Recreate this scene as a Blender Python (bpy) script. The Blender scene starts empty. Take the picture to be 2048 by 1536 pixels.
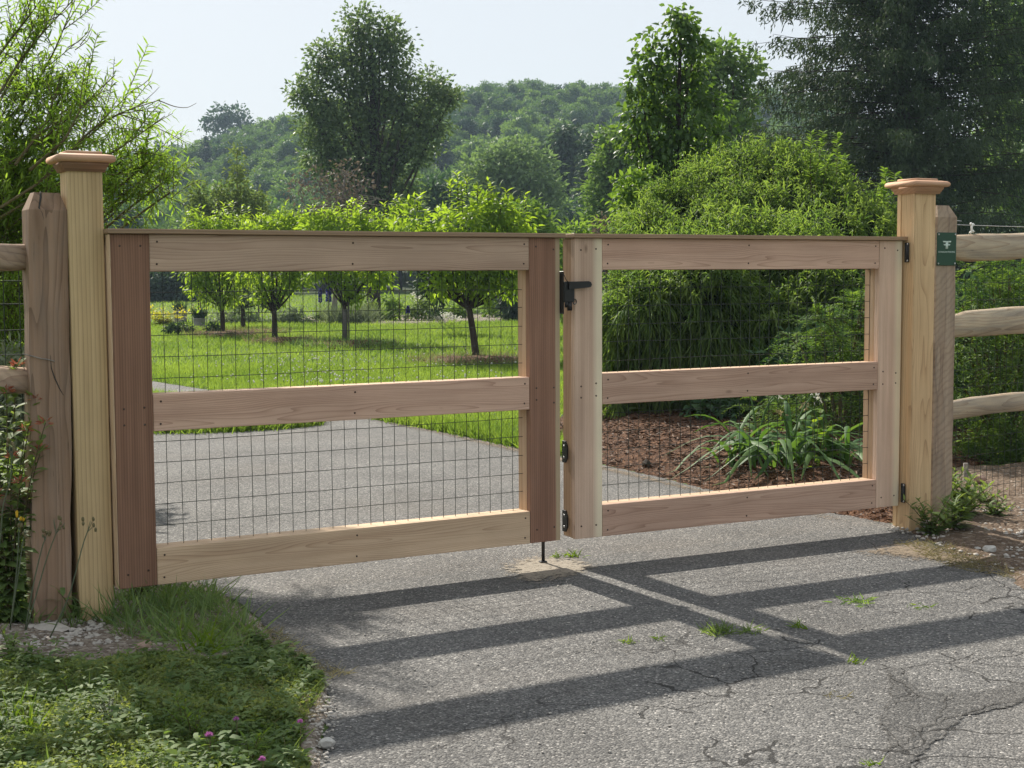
import bpy, bmesh, math, random
import numpy as np
from mathutils import Vector, Matrix, noise

SC = bpy.context.scene
COL = SC.collection
rng = np.random.default_rng(11)
random.seed(5)
R = math.radians

# ------------------------------------------------------------------ camera
FPX, PITCH, ROLL, CAMH = 2840.0, 0.0768, -0.0054, 1.4
cd = bpy.data.cameras.new('camera')
cd.sensor_width = 36.0
cd.lens = FPX / 2048 * 36
cd.clip_start = 0.05
cd.clip_end = 5000
cam = bpy.data.objects.new('camera', cd)
COL.objects.link(cam)
cam.matrix_world = Matrix.Translation((0, 0, CAMH)) @ Matrix.Rotation(math.pi/2 - PITCH, 4, 'X') @ Matrix.Rotation(ROLL, 4, 'Z')
SC.camera = cam

# ------------------------------------------------------------------ world, sun, exposure
SUN_EL, SUN_AZ = R(39.3), R(-30.1)      # azimuth from +Y towards +X
w = bpy.data.worlds.new('World')
SC.world = w
w.use_nodes = True
nt = w.node_tree
bgn = nt.nodes['Background']
sky = nt.nodes.new('ShaderNodeTexSky')
sky.sky_type = 'NISHITA'
sky.sun_disc = False
sky.sun_elevation = SUN_EL
sky.sun_rotation = SUN_AZ
sky.altitude = 100
sky.air_density = 1.0
sky.dust_density = 1.6
sky.ozone_density = 1.6
skm = nt.nodes.new('ShaderNodeMix')       # thin even summer haze veiling the blue sky
skm.data_type = 'RGBA'
skm.inputs[0].default_value = 0.90
skm.inputs[7].default_value = (3.68, 3.84, 3.96, 1)
nt.links.new(sky.outputs[0], skm.inputs[6])
nt.links.new(skm.outputs[2], bgn.inputs[0])
bgn.inputs[1].default_value = 0.10
sl = bpy.data.lights.new('sun', 'SUN')
sl.energy = 3.8
sl.angle = R(0.9)
sl.color = (1.0, 0.93, 0.82)
so = bpy.data.objects.new('sun', sl)
COL.objects.link(so)
sd = Vector((math.sin(SUN_AZ)*math.cos(SUN_EL), math.cos(SUN_AZ)*math.cos(SUN_EL), math.sin(SUN_EL)))
so.rotation_euler = sd.to_track_quat('Z', 'Y').to_euler()
so.location = (0, 0, 30)
SC.view_settings.view_transform = 'Standard'
SC.view_settings.look = 'None'
SC.view_settings.gamma = 1
SC.view_settings.use_curve_mapping = False
SC.view_settings.exposure = 1.1
cy = SC.cycles
cy.max_bounces = 6
cy.diffuse_bounces = 3
cy.glossy_bounces = 2
cy.transmission_bounces = 4
cy.transparent_max_bounces = 8
cy.volume_bounces = 0
cy.use_denoising = True
cy.use_adaptive_sampling = True
cy.adaptive_threshold = 0.015

# ------------------------------------------------------------------ pixel helpers (real points in the place)
def ray(x, y):
    a, b = x-1024, y-768
    X = (a*math.cos(ROLL)+b*math.sin(ROLL))/FPX
    Y = -(-a*math.sin(ROLL)+b*math.cos(ROLL))/FPX
    return np.array([X, math.cos(PITCH)+Y*math.sin(PITCH), -math.sin(PITCH)+Y*math.cos(PITCH)])
CAMP = np.array([0, 0, CAMH])
def gnd(x, y, z=0.0):
    d = ray(x, y)
    return CAMP + d*((z-CAMH)/d[2])
def at(x, y, Y):
    d = ray(x, y)
    return CAMP + d*(Y/d[1])

# ------------------------------------------------------------------ object helpers
def tag(o, label=None, cat=None, group=None, kind=None):
    if label: o['label'] = label
    if cat: o['category'] = cat
    if group: o['group'] = group
    if kind: o['kind'] = kind
    return o
def thing(name, label, cat, loc=(0, 0, 0), rotz=0.0, group=None):
    o = bpy.data.objects.new(name, None)
    COL.objects.link(o)
    o.empty_display_size = 0.1
    o.location = Vector([float(v) for v in loc])
    o.rotation_euler = (0, 0, rotz)
    return tag(o, label, cat, group)
def obj(name, me, mat=None, parent=None, mtx=None, kind=None):
    o = bpy.data.objects.new(name, me)
    COL.objects.link(o)
    if mat is not None and len(me.materials) == 0:
        me.materials.append(mat)
    if parent is not None:
        o.parent = parent
    if mtx is not None:
        o.matrix_basis = mtx
    if kind: o['kind'] = kind
    return o
def mesh_np(name, V, F=None, quads=None, tint=None, smooth=False, uvm=None):
    """V (n,3); F (m,3) tris and/or quads (k,4)."""
    me = bpy.data.meshes.new(name)
    V = np.asarray(V, np.float32)
    nt_ = 0 if F is None else len(F)
    nq = 0 if quads is None else len(quads)
    me.vertices.add(len(V))
    me.vertices.foreach_set('co', V.ravel())
    loops = []
    if nt_: loops.append(np.asarray(F, np.int32).ravel())
    if nq: loops.append(np.asarray(quads, np.int32).ravel())
    L = np.concatenate(loops)
    me.loops.add(len(L))
    me.loops.foreach_set('vertex_index', L)
    st = np.concatenate([np.arange(nt_)*3, nt_*3+np.arange(nq)*4]).astype(np.int32)
    me.polygons.add(nt_+nq)
    me.polygons.foreach_set('loop_start', st)
    if smooth:
        me.polygons.foreach_set('use_smooth', np.ones(nt_+nq, bool))
    if tint is not None:
        a = me.attributes.new('tint', 'FLOAT', 'POINT')
        a.data.foreach_set('value', np.asarray(tint, np.float32))
    me.update(calc_edges=True)
    me.validate()
    return me
def bm_mesh(name, bm, smooth=False):
    me = bpy.data.meshes.new(name)
    bmesh.ops.recalc_face_normals(bm, faces=bm.faces)
    bm.to_mesh(me)
    bm.free()
    if smooth:
        me.polygons.foreach_set('use_smooth', np.ones(len(me.polygons), bool))
    return me
def box_mesh(name, l, w_, h, bev=0.002, off=(0, 0, 0)):
    bm = bmesh.new()
    bmesh.ops.create_cube(bm, size=1.0)
    for v in bm.verts:
        v.co = Vector((v.co.x*l+off[0], v.co.y*w_+off[1], v.co.z*h+off[2]))
    if bev > 0:
        bmesh.ops.bevel(bm, geom=list(bm.edges), offset=bev, segments=1, affect='EDGES', profile=0.5)
    return bm_mesh(name, bm)

class MB:
    """collects tubes and solids into one mesh"""
    def __init__(s): s.v, s.q, s.t, s.n = [], [], [], 0
    def add(s, V, q=None, t=None):
        V = np.asarray(V, float)
        s.v.append(V)
        if q is not None and len(q): s.q.append(np.asarray(q)+s.n)
        if t is not None and len(t): s.t.append(np.asarray(t)+s.n)
        s.n += len(V)
    def tube(s, pts, rad, sides=5, cap=True):
        pts = np.asarray(pts, float)
        n = len(pts)
        rad = np.broadcast_to(np.asarray(rad, float), (n,))
        T = np.gradient(pts, axis=0)
        T /= np.linalg.norm(T, axis=1)[:, None]+1e-9
        ref = np.array([0, 0, 1.0]) if abs(T[:, 2]).mean() < .8 else np.array([1.0, 0, 0])
        S = np.cross(T, ref); S /= np.linalg.norm(S, axis=1)[:, None]+1e-9
        U = np.cross(S, T)
        a = np.arange(sides)*2*np.pi/sides
        V = pts[:, None]+rad[:, None, None]*(np.cos(a)[None, :, None]*S[:, None]+np.sin(a)[None, :, None]*U[:, None])
        q = []
        for k in range(n-1):
            for j in range(sides):
                j2 = (j+1) % sides
                q.append((k*sides+j, k*sides+j2, (k+1)*sides+j2, (k+1)*sides+j))
        V = V.reshape(-1, 3)
        t = []
        if cap:
            V = np.vstack([V, pts[0], pts[-1]])
            for j in range(sides):
                j2 = (j+1) % sides
                t.append((n*sides, j2, j))
                t.append((n*sides+1, (n-1)*sides+j, (n-1)*sides+j2))
        s.add(V, q, t)
    def box(s, c, sx, sy, sz, M=None):
        k = np.array([[x, y, z] for x in (-.5, .5) for y in (-.5, .5) for z in (-.5, .5)])*np.array([sx, sy, sz])
        if M is not None: k = k@np.asarray(M).T
        s.add(k+np.asarray(c), [(0, 1, 3, 2), (4, 6, 7, 5), (0, 4, 5, 1), (2, 3, 7, 6), (0, 2, 6, 4), (1, 5, 7, 3)])
    def blob(s, c, r, sides=6, rings=4, jit=.2):
        V = [[0, 0, -1.0]]
        for i in range(1, rings):
            th = -math.pi/2+math.pi*i/rings
            for j in range(sides):
                a = 2*math.pi*(j+.5*(i % 2))/sides
                V.append([math.cos(th)*math.cos(a), math.cos(th)*math.sin(a), math.sin(th)])
        V.append([0, 0, 1.0])
        V = np.array(V)*(1+rng.uniform(-jit, jit, (len(V), 1)))*np.asarray(r)+np.asarray(c)
        t, q = [], []
        for j in range(sides):
            j2 = (j+1) % sides
            t.append((0, 1+j2, 1+j))
            b = 1+(rings-2)*sides
            t.append((len(V)-1, b+j, b+j2))
            for i in range(rings-2):
                b0 = 1+i*sides
                q.append((b0+j, b0+j2, b0+sides+j2, b0+sides+j))
        s.add(V, q, t)
    def mesh(s, name, smooth=False, tint=None):
        V = np.vstack(s.v)
        F = np.vstack(s.t) if s.t else None
        Q = np.vstack(s.q) if s.q else None
        return mesh_np(name, V, F, Q, smooth=smooth, tint=tint)

def unit(v): return v/(np.linalg.norm(v, axis=-1, keepdims=True)+1e-9)
def rand_dirs(n): return unit(rng.normal(size=(n, 3)))

KITE = (np.array([(0, 0, 0), (.42, -.5, .10), (1, 0, -.05), (.42, .5, .10)]), np.array([(0, 1, 2), (0, 2, 3)]))
LEAF = (np.array([(0, 0, 0), (.25, -.40, .07), (.3, 0, 0), (.25, .40, .07), (.62, -.40, 0), (.66, 0, -.05), (.62, .40, 0), (1, 0, -.2)]),
        np.array([(0, 1, 2), (0, 2, 3), (1, 4, 5), (1, 5, 2), (2, 5, 6), (2, 6, 3), (4, 7, 5), (5, 7, 6)]))
BLADE = (np.array([(0, -.5, 0), (0, .5, 0), (.5, -.42, -.07), (.5, .42, -.07), (1, 0, -.35)]),
         np.array([(0, 1, 3), (0, 3, 2), (2, 3, 4)]))
LANCE = (np.array([(0, 0, 0), (.22, -.42, .03), (.22, .42, .03), (.6, -.40, -.06), (.6, .40, -.06), (1, 0, -.28)]),
         np.array([(0, 1, 2), (1, 3, 4), (1, 4, 2), (3, 5, 4)]))
def leafmesh(name, B, D, N, L, W, tint, tpl=KITE, mat=None, parent=None, oname=None, kind=None, origin=(0, 0, 0)):
    V, F = inst(B, D, N, L, W, tpl)
    T = np.repeat(np.asarray(tint), len(tpl[0]))
    me = mesh_np(name, V-np.asarray(origin), F, tint=T)
    return obj(oname or name, me, mat, parent, kind=kind)
def inst(B, D, N, L, W, tpl):
    n = len(B)
    D = unit(D)
    S = unit(np.cross(D, N))
    U = np.cross(S, D)
    L = np.broadcast_to(L, (n,)); W = np.broadcast_to(W, (n,))
    t, f = tpl
    V = (B[:, None] + (t[None, :, 0, None]*L[:, None, None])*D[:, None] + (t[None, :, 1, None]*W[:, None, None])*S[:, None]
         + (t[None, :, 2, None]*L[:, None, None])*U[:, None]).reshape(-1, 3)
    F = (f[None]+(np.arange(n)*len(t))[:, None, None]).reshape(-1, 3)
    return V, F

# ------------------------------------------------------------------ materials
def newmat(name):
    m = bpy.data.materials.new(name)
    m.use_nodes = True
    n = m.node_tree.nodes
    return m, m.node_tree, n, m.node_tree.links, n['Principled BSDF']
def ramp(n, stops, interp='LINEAR'):
    r = n.new('ShaderNodeValToRGB')
    r.color_ramp.interpolation = interp
    e = r.color_ramp.elements
    while len(e) < len(stops): e.new(0.5)
    for i, (p, c) in enumerate(stops):
        e[i].position = p
        e[i].color = (*c[:3], 1)
    return r
def mixc(n, l, fac, a, b, mode='MIX'):
    m = n.new('ShaderNodeMix')
    m.data_type = 'RGBA'
    m.blend_type = mode
    for sock, v in ((0, fac), (6, a), (7, b)):
        if hasattr(v, 'is_output'): l.new(v, m.inputs[sock])
        elif sock == 0: m.inputs[0].default_value = v
        else: m.inputs[sock].default_value = (*v[:3], 1)
    return m.outputs[2]
def math_(n, l, op, a, b=None, c=None):
    m = n.new('ShaderNodeMath')
    m.operation = op
    for i, v in enumerate((a, b, c)):
        if v is None: continue
        if hasattr(v, 'is_output'): l.new(v, m.inputs[i])
        else: m.inputs[i].default_value = v
    return m.outputs[0]
def noise_(n, l, vec, scale, detail=3, rough=.55, dist=0.0):
    t = n.new('ShaderNodeTexNoise')
    t.inputs['Scale'].default_value = scale
    t.inputs['Detail'].default_value = detail
    t.inputs['Roughness'].default_value = rough
    t.inputs['Distortion'].default_value = dist
    if vec is not None: l.new(vec, t.inputs['Vector'])
    return t.outputs['Fac']
def bump_(n, l, h, strength, dist, bsdf):
    b = n.new('ShaderNodeBump')
    b.inputs['Strength'].default_value = strength
    b.inputs['Distance'].default_value = dist
    l.new(h, b.inputs['Height'])
    l.new(b.outputs[0], bsdf.inputs['Normal'])
def objvec(n, l, rand=True, scale=(1, 1, 1)):
    tc = n.new('ShaderNodeTexCoord')
    mp = n.new('ShaderNodeMapping')
    mp.inputs['Scale'].default_value = scale
    l.new(tc.outputs['Object'], mp.inputs['Vector'])
    if rand:
        oi = n.new('ShaderNodeObjectInfo')
        v = n.new('ShaderNodeVectorMath'); v.operation = 'SCALE'
        v.inputs[0].default_value = (13.1, 7.7, 3.3)
        l.new(oi.outputs['Random'], v.inputs['Scale'])
        l.new(v.outputs[0], mp.inputs['Location'])
    return mp.outputs[0]

def wood(name, stops, kind='cathedral', freq=1.0, rough=.75, sap=None, weather=0.0, saw=0.0, spec=.25):
    """long axis = local X"""
    m, t, n, l, b = newmat(name)
    tc = n.new('ShaderNodeTexCoord')
    oi = n.new('ShaderNodeObjectInfo')
    sep = n.new('ShaderNodeSeparateXYZ')
    l.new(tc.outputs['Object'], sep.inputs[0])
    rnd = oi.outputs['Random']
    def comb(x, y, z):
        c = n.new('ShaderNodeCombineXYZ')
        for i, v in enumerate((x, y, z)):
            if hasattr(v, 'is_output'): l.new(v, c.inputs[i])
            else: c.inputs[i].default_value = v
        return c.outputs[0]
    ro = math_(n, l, 'MULTIPLY', rnd, 40.0)
    lo = comb(math_(n, l, 'ADD', math_(n, l, 'MULTIPLY', sep.outputs[0], .5), ro), math_(n, l, 'MULTIPLY', sep.outputs[1], 5.0), math_(n, l, 'MULTIPLY', sep.outputs[2], 5.0))
    warp = noise_(n, l, lo, 1.6, 2, .5)
    if kind == 'cathedral':
        zc = math_(n, l, 'ADD', sep.outputs[2], math_(n, l, 'MULTIPLY_ADD', rnd, .10, -.05))
        yc = math_(n, l, 'ADD', sep.outputs[1], .035)
        d = math_(n, l, 'SQRT', math_(n, l, 'ADD', math_(n, l, 'MULTIPLY', zc, zc), math_(n, l, 'MULTIPLY', yc, yc)))
        d = math_(n, l, 'ADD', d, math_(n, l, 'MULTIPLY', warp, .16))
        ring = math_(n, l, 'FRACT', math_(n, l, 'MULTIPLY', d, 110*freq))
    else:
        d = math_(n, l, 'ADD', sep.outputs[2], math_(n, l, 'MULTIPLY', sep.outputs[1], .35))
        d = math_(n, l, 'ADD', d, math_(n, l, 'MULTIPLY', warp, .03))
        ring = math_(n, l, 'FRACT', math_(n, l, 'MULTIPLY', d, 120*freq))
    fine = noise_(n, l, comb(math_(n, l, 'MULTIPLY', sep.outputs[0], 3.0), math_(n, l, 'MULTIPLY', sep.outputs[1], 260), math_(n, l, 'ADD', math_(n, l, 'MULTIPLY', sep.outputs[2], 260), ro)), 1.0, 3, .6)
    broad = noise_(n, l, comb(math_(n, l, 'MULTIPLY', sep.outputs[0], .7), math_(n, l, 'MULTIPLY', sep.outputs[1], 14), math_(n, l, 'ADD', math_(n, l, 'MULTIPLY', sep.outputs[2], 22), ro)), 1.0, 3, .6)
    # smooth sawtooth: latewood line at the end of each ring
    late = math_(n, l, 'POWER', ring, 4.0)
    f = math_(n, l, 'ADD', math_(n, l, 'MULTIPLY', late, .42), math_(n, l, 'MULTIPLY', math_(n, l, 'SUBTRACT', broad, .5), .9))
    f = math_(n, l, 'ADD', f, math_(n, l, 'MULTIPLY_ADD', fine, .30, .10))
    rp = ramp(n, stops)
    l.new(f, rp.inputs[0])
    col = rp.outputs[0]
    # every board its own shade
    hv = n.new('ShaderNodeHueSaturation')
    l.new(col, hv.inputs['Color'])
    l.new(math_(n, l, 'MULTIPLY_ADD', rnd, .22, .89), hv.inputs['Value'])
    col = hv.outputs[0]
    if sap:      # pale sapwood streak along one edge
        k = math_(n, l, 'ADD', sep.outputs[2], math_(n, l, 'MULTIPLY_ADD', broad, .03, -.015))
        mr = n.new('ShaderNodeMapRange')
        mr.inputs['From Min'].default_value = sap[0]; mr.inputs['From Max'].default_value = sap[1]
        l.new(k, mr.inputs['Value'])
        col = mixc(n, l, mr.outputs[0], col, sap[2])
    vk = n.new('ShaderNodeTexVoronoi'); vk.inputs['Scale'].default_value = 2.3
    l.new(comb(math_(n, l, 'ADD', math_(n, l, 'MULTIPLY', sep.outputs[0], .9), ro), 0.0, math_(n, l, 'ADD', math_(n, l, 'MULTIPLY', sep.outputs[2], 2.0), ro)), vk.inputs['Vector'])
    km = n.new('ShaderNodeMapRange'); km.inputs['From Min'].default_value = .055; km.inputs['From Max'].default_value = .012
    l.new(math_(n, l, 'ADD', vk.outputs['Distance'], math_(n, l, 'MULTIPLY_ADD', fine, .04, -.02)), km.inputs['Value'])
    col = mixc(n, l, math_(n, l, 'MULTIPLY', km.outputs[0], .75), col, tuple(c*.7 for c in stops[-1][1]))
    # faint grime patches
    gm = noise_(n, l, comb(math_(n, l, 'ADD', math_(n, l, 'MULTIPLY', sep.outputs[0], 2.2), ro), math_(n, l, 'MULTIPLY', sep.outputs[1], 6.0), math_(n, l, 'MULTIPLY', sep.outputs[2], 6.0)), 1.0, 4, .6)
    hv2 = n.new('ShaderNodeHueSaturation'); l.new(col, hv2.inputs['Color'])
    l.new(math_(n, l, 'MULTIPLY_ADD', gm, .5, .75), hv2.inputs['Value'])
    col = hv2.outputs[0]
    h = math_(n, l, 'ADD', math_(n, l, 'MULTIPLY', fine, .5), math_(n, l, 'MULTIPLY', late, .3))
    if saw:
        kk = math_(n, l, 'ADD', math_(n, l, 'MULTIPLY', sep.outputs[0], math.cos(R(saw))), math_(n, l, 'MULTIPLY', sep.outputs[2], -math.sin(R(saw))))
        kk = math_(n, l, 'ADD', math_(n, l, 'MULTIPLY', kk, 2*math.pi/.034), math_(n, l, 'MULTIPLY', noise_(n, l, tc.outputs['Object'], 3.0, 4, .65), 34.0))
        sv = math_(n, l, 'MULTIPLY_ADD', math_(n, l, 'SINE', kk), .5, .5)
        sm = math_(n, l, 'MULTIPLY', math_(n, l, 'POWER', sv, 2.5), noise_(n, l, tc.outputs['Object'], 9, 3, .6))
        col = mixc(n, l, math_(n, l, 'MULTIPLY', sm, .5), col, tuple(c*.8 for c in stops[-1][1]))
        h = math_(n, l, 'SUBTRACT', h, math_(n, l, 'MULTIPLY', sm, .6))
    if weather:
        wn = noise_(n, l, lo, 6, 4, .65)
        mr = n.new('ShaderNodeMapRange')
        mr.inputs['From Min'].default_value = .42; mr.inputs['From Max'].default_value = .68
        l.new(wn, mr.inputs['Value'])
        col = mixc(n, l, math_(n, l, 'MULTIPLY', mr.outputs[0], weather), col, (.20, .185, .165))
        ck = math_(n, l, 'GREATER_THAN', math_(n, l, 'ADD', fine, math_(n, l, 'MULTIPLY', wn, .25)), .84)
        col = mixc(n, l, math_(n, l, 'MULTIPLY', ck, .7), col, (.035, .025, .018))
    l.new(col, b.inputs['Base Color'])
    b.inputs['Roughness'].default_value = rough
    b.inputs['Specular IOR Level'].default_value = spec
    bump_(n, l, h, .35 if not saw else .6, .0012 if not saw else .004, b)
    return m

def leafmat(name, c0, c1, trans=.45, tcol=None, rough=.6, spec=.18):
    m, t, n, l, b = newmat(name)
    a = n.new('ShaderNodeAttribute'); a.attribute_name = 'tint'
    rp = ramp(n, [(0, c0), (1, c1)])
    l.new(a.outputs['Fac'], rp.inputs[0])
    l.new(rp.outputs[0], b.inputs['Base Color'])
    b.inputs['Roughness'].default_value = rough
    b.inputs['Specular IOR Level'].default_value = spec
    if trans > 0:
        tr = n.new('ShaderNodeBsdfTranslucent')
        tc_ = tcol or (2.0, 1.9, .8)
        col = mixc(n, l, 1.0, rp.outputs[0], tc_, 'MULTIPLY')
        l.new(col, tr.inputs['Color'])
        mx = n.new('ShaderNodeMixShader')
        mx.inputs[0].default_value = trans
        l.new(b.outputs[0], mx.inputs[1]); l.new(tr.outputs[0], mx.inputs[2])
        l.new(mx.outputs[0], n['Material Output'].inputs['Surface'])
    return m
def plain(name, c, rough=.6, metal=0, spec=.4, var=.0, scale=20, bump=0):
    m, t, n, l, b = newmat(name)
    b.inputs['Base Color'].default_value = (*c, 1)
    b.inputs['Roughness'].default_value = rough
    b.inputs['Metallic'].default_value = metal
    b.inputs['Specular IOR Level'].default_value = spec
    if var:
        f = noise_(n, l, objvec(n, l), scale, 5, .65)
        rp = ramp(n, [(.25, tuple(x*(1-var) for x in c)), (.75, tuple(min(1, x*(1+var)) for x in c))])
        l.new(f, rp.inputs[0]); l.new(rp.outputs[0], b.inputs['Base Color'])
        if bump: bump_(n, l, f, .6, bump, b)
    return m
def bark(name, c0, c1, sc=18):
    m, t, n, l, b = newmat(name)
    f = noise_(n, l, objvec(n, l, True, (1, 1, .25)), sc, 5, .7)
    rp = ramp(n, [(.3, c0), (.7, c1)])
    l.new(f, rp.inputs[0]); l.new(rp.outputs[0], b.inputs['Base Color'])
    b.inputs['Roughness'].default_value = .9
    b.inputs['Specular IOR Level'].default_value = .15
    bump_(n, l, f, .8, .02, b)
    return m

M = {}
M['cedar'] = wood('cedar_board', [(.12, (0.579, 0.398, 0.296)), (.45, (0.449, 0.289, 0.210)), (.95, (0.232, 0.130, 0.087))])
M['cedar_brown'] = wood('cedar_brown_board', [(.12, (0.520, 0.379, 0.277)), (.45, (0.407, 0.282, 0.203)), (.95, (0.192, 0.113, 0.073))], freq=.75)
M['cedar_tan'] = wood('cedar_tan_board', [(.12, (0.621, 0.463, 0.311)), (.45, (0.499, 0.347, 0.224)), (.95, (0.260, 0.159, 0.094))])
M['cedar_dark'] = wood('cedar_heartwood', [(.12, (0.256, 0.143, 0.092)), (.5, (0.160, 0.084, 0.054)), (.95, (0.070, 0.036, 0.023))], 'straight', .8)
M['cedar_dark_sap'] = wood('cedar_heartwood_pale_edge', [(.12, (.27, .15, .098)), (.5, (.17, .09, .058)), (.95, (.075, .038, .025))], 'straight', .8, sap=(.052, .060, (.40, .31, .20)))
M['cedar_pale'] = wood('cedar_pale_board', [(.12, (0.651, 0.477, 0.355)), (.5, (0.492, 0.340, 0.246)), (.95, (0.289, 0.181, 0.123))], 'straight', 1.0, sap=(.02, .05, (0.723, 0.621, 0.449)))
M['core'] = wood('cedar_frame_wood', [(.12, (.56, .39, .255)), (.5, (.46, .30, .18)), (.95, (.27, .15, .085))], 'straight', .8)
M['cap'] = wood('cedar_cap_wood', [(.12, (0.360, 0.252, 0.162)), (.5, (0.264, 0.180, 0.114)), (.95, (0.144, 0.090, 0.054))], 'straight', .8)
M['post_y'] = wood('yellow_post_wood', [(.12, (0.515, 0.384, 0.215)), (.45, (0.395, 0.282, 0.149)), (.95, (0.179, 0.113, 0.054))], 'straight', .5)
M['post_r'] = wood('tan_post_wood', [(.12, (0.680, 0.485, 0.275)), (.5, (0.549, 0.368, 0.202)), (.95, (0.319, 0.188, 0.094))], 'cathedral', .7)
M['postcap'] = wood('post_cap_wood', [(.12, (0.576, 0.358, 0.230)), (.5, (0.474, 0.282, 0.179)), (.95, (0.307, 0.166, 0.102))], 'straight', .6)
M['mould'] = wood('post_moulding_wood', [(.12, (0.288, 0.168, 0.108)), (.5, (0.222, 0.126, 0.082)), (.95, (0.120, 0.066, 0.042))], 'straight', .6)
M['rough_l'] = wood('rough_sawn_post', [(.1, (.30, .20, .135)), (.5, (.195, .125, .082)), (.95, (.085, .05, .032))], 'cathedral', .45, .9, weather=.25)
M['rough_r'] = wood('grey_sawn_post', [(.1, (.40, .31, .225)), (.5, (.31, .23, .165)), (.95, (.17, .115, .08))], 'cathedral', .22, .9, weather=.30, saw=35)
M['rail'] = wood('split_rail_wood', [(.1, (0.512, 0.422, 0.301)), (.5, (0.384, 0.288, 0.192)), (.95, (0.166, 0.109, 0.070))], 'cathedral', .45, .9, weather=.55)
M['rail_l'] = wood('brown_rail_wood', [(.1, (0.435, 0.320, 0.224)), (.5, (0.307, 0.211, 0.147)), (.95, (0.141, 0.090, 0.061))], 'cathedral', .6, .9, weather=.35, saw=40)
M['black'] = plain('black_powder_coat', (.012, .012, .013), .42)
M['wire'] = plain('dark_green_wire', (.018, .028, .022), .5)
M['screw'] = plain('rusty_screw', (.05, .03, .02), .6)
M['bolt'] = plain('zinc_bolt', (.55, .55, .55), .3, .9)
M['sign'] = plain('green_sign_face', (.010, .055, .028), .35)
M['signprint'] = plain('pale_sign_print', (.60, .72, .66), .5)
M['white'] = plain('white_plastic', (.75, .74, .70), .4)
M['bark'] = bark('grey_brown_bark', (.06, .045, .035), (.17, .14, .11))
M['bark_dark'] = bark('dark_bark', (.022, .018, .014), (.07, .055, .045))
M['twig'] = bark('green_brown_twig', (.07, .06, .03), (.14, .12, .06))
M['deadbark'] = bark('pale_dead_bark', (.12, .10, .085), (.28, .25, .22))
M['guard'] = plain('grey_trunk_guard', (.10, .092, .082), .8, var=.3, scale=30)
M['stone'] = plain('pale_stone', (.42, .39, .35), .85, var=.3, scale=30, bump=.01)
M['stone_pink'] = plain('pinkish_stone', (.34, .24, .19), .85, var=.25, scale=40, bump=.008)
M['stone_white'] = plain('white_quartz', (.46, .445, .41), .85, var=.4, scale=28, bump=.012)
M['pot'] = plain('grey_stone_pot', (.25, .24, .23), .9, var=.35, scale=60, bump=.01)
M['old_wood'] = bark('grey_stake_wood', (.16, .15, .13), (.36, .34, .31))

# foliage
M['l_young'] = leafmat('young_tree_leaf', (.120, .205, .026), (.215, .310, .052), .64, (1.85, 1.75, .65), .5, .3)
M['l_oak'] = leafmat('oak_leaf', (.058, .105, .048), (.160, .220, .100), .45, (1.6, 1.6, .85), .5, .4)
M['l_forest'] = leafmat('woodland_leaf', (0.055, 0.114, 0.038), (0.135, 0.218, 0.066), .30, (1.6, 1.6, .8))
M['l_forest2'] = leafmat('woodland_leaf_light', (0.090, 0.170, 0.050), (0.170, 0.250, 0.080), .35, (1.7, 1.7, .8))
M['l_forest3'] = leafmat('woodland_leaf_dark', (0.031, 0.074, 0.035), (0.074, 0.129, 0.055), .25, (1.5, 1.6, .9))
M['l_pale'] = leafmat('pale_tree_leaf', (0.114, 0.179, 0.081), (0.195, 0.269, 0.122), .35, (1.5, 1.6, .9))
M['l_pear'] = leafmat('pear_leaf', (.040, .092, .024), (.105, .180, .048), .5, (2.1, 1.9, .7), .4, .4)
M['l_lime'] = leafmat('lime_sapling_leaf', (0.086, 0.161, 0.034), (0.138, 0.230, 0.057), .5, (2.1, 1.9, .8))
M['l_spruce'] = leafmat('spruce_needle', (.022, .044, .024), (.085, .118, .056), .2, (1.4, 1.5, .8))
M['l_conifer'] = leafmat('conifer_needle', (0.026, 0.058, 0.034), (0.060, 0.094, 0.050), .2, (1.5, 1.5, .8))
M['l_crypto'] = leafmat('shrub_cord_needle', (.068, .128, .036), (.175, .245, .075), .6, (1.8, 1.75, .75), .55, .2)
M['l_yew'] = leafmat('feathery_needle', (.050, .110, .030), (.115, .190, .055), .45, (2.1, 1.9, .7))
M['l_willow'] = leafmat('willow_leaf', (.100, .180, .034), (.190, .270, .064), .64, (1.8, 1.8, .7))
M['l_iris'] = leafmat('iris_leaf', (.046, .112, .034), (.100, .180, .058), .34, (1.9, 1.8, .65), .55, .2)
M['l_weed'] = leafmat('weed_leaf', (.080, .140, .045), (.170, .235, .085), .42, (1.8, 1.7, .75), .6, .18)
M['l_lime_weed'] = leafmat('bright_weed_leaf', (.075, .15, .022), (.12, .20, .035), .5, (2.3, 1.9, .6))
M['l_cover'] = leafmat('ground_cover_leaf', (.105, .170, .050), (.26, .305, .115), .48, (1.7, 1.6, .75))
M['l_silver'] = leafmat('silvery_leaf', (.10, .13, .085), (.20, .23, .16), .35, (1.5, 1.6, .9))
M['l_slender'] = leafmat('slender_tree_leaf', (.10, .15, .05), (.17, .22, .08), .45, (1.5, 1.5, .8))
M['l_dead'] = leafmat('brown_dead_leaf', (.075, .062, .052), (.15, .125, .105), .35, (1.4, 1.3, 1.0))
M['l_straw'] = leafmat('dry_grass_blade', (.17, .145, .075), (.30, .265, .15), .35, (1.2, 1.2, .9))
M['l_grass'] = leafmat('lawn_blade', (.088, .155, .034), (.180, .262, .068), .55, (1.8, 1.7, .75))
M['l_tuft'] = leafmat('tuft_blade', (.085, .155, .056), (.185, .265, .105), .45, (1.7, 1.65, .7), .5, .25)
M['l_red'] = leafmat('red_cluster', (.28, .085, .05), (.42, .19, .11), .3, (1.3, 1.1, 1.0))
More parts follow.
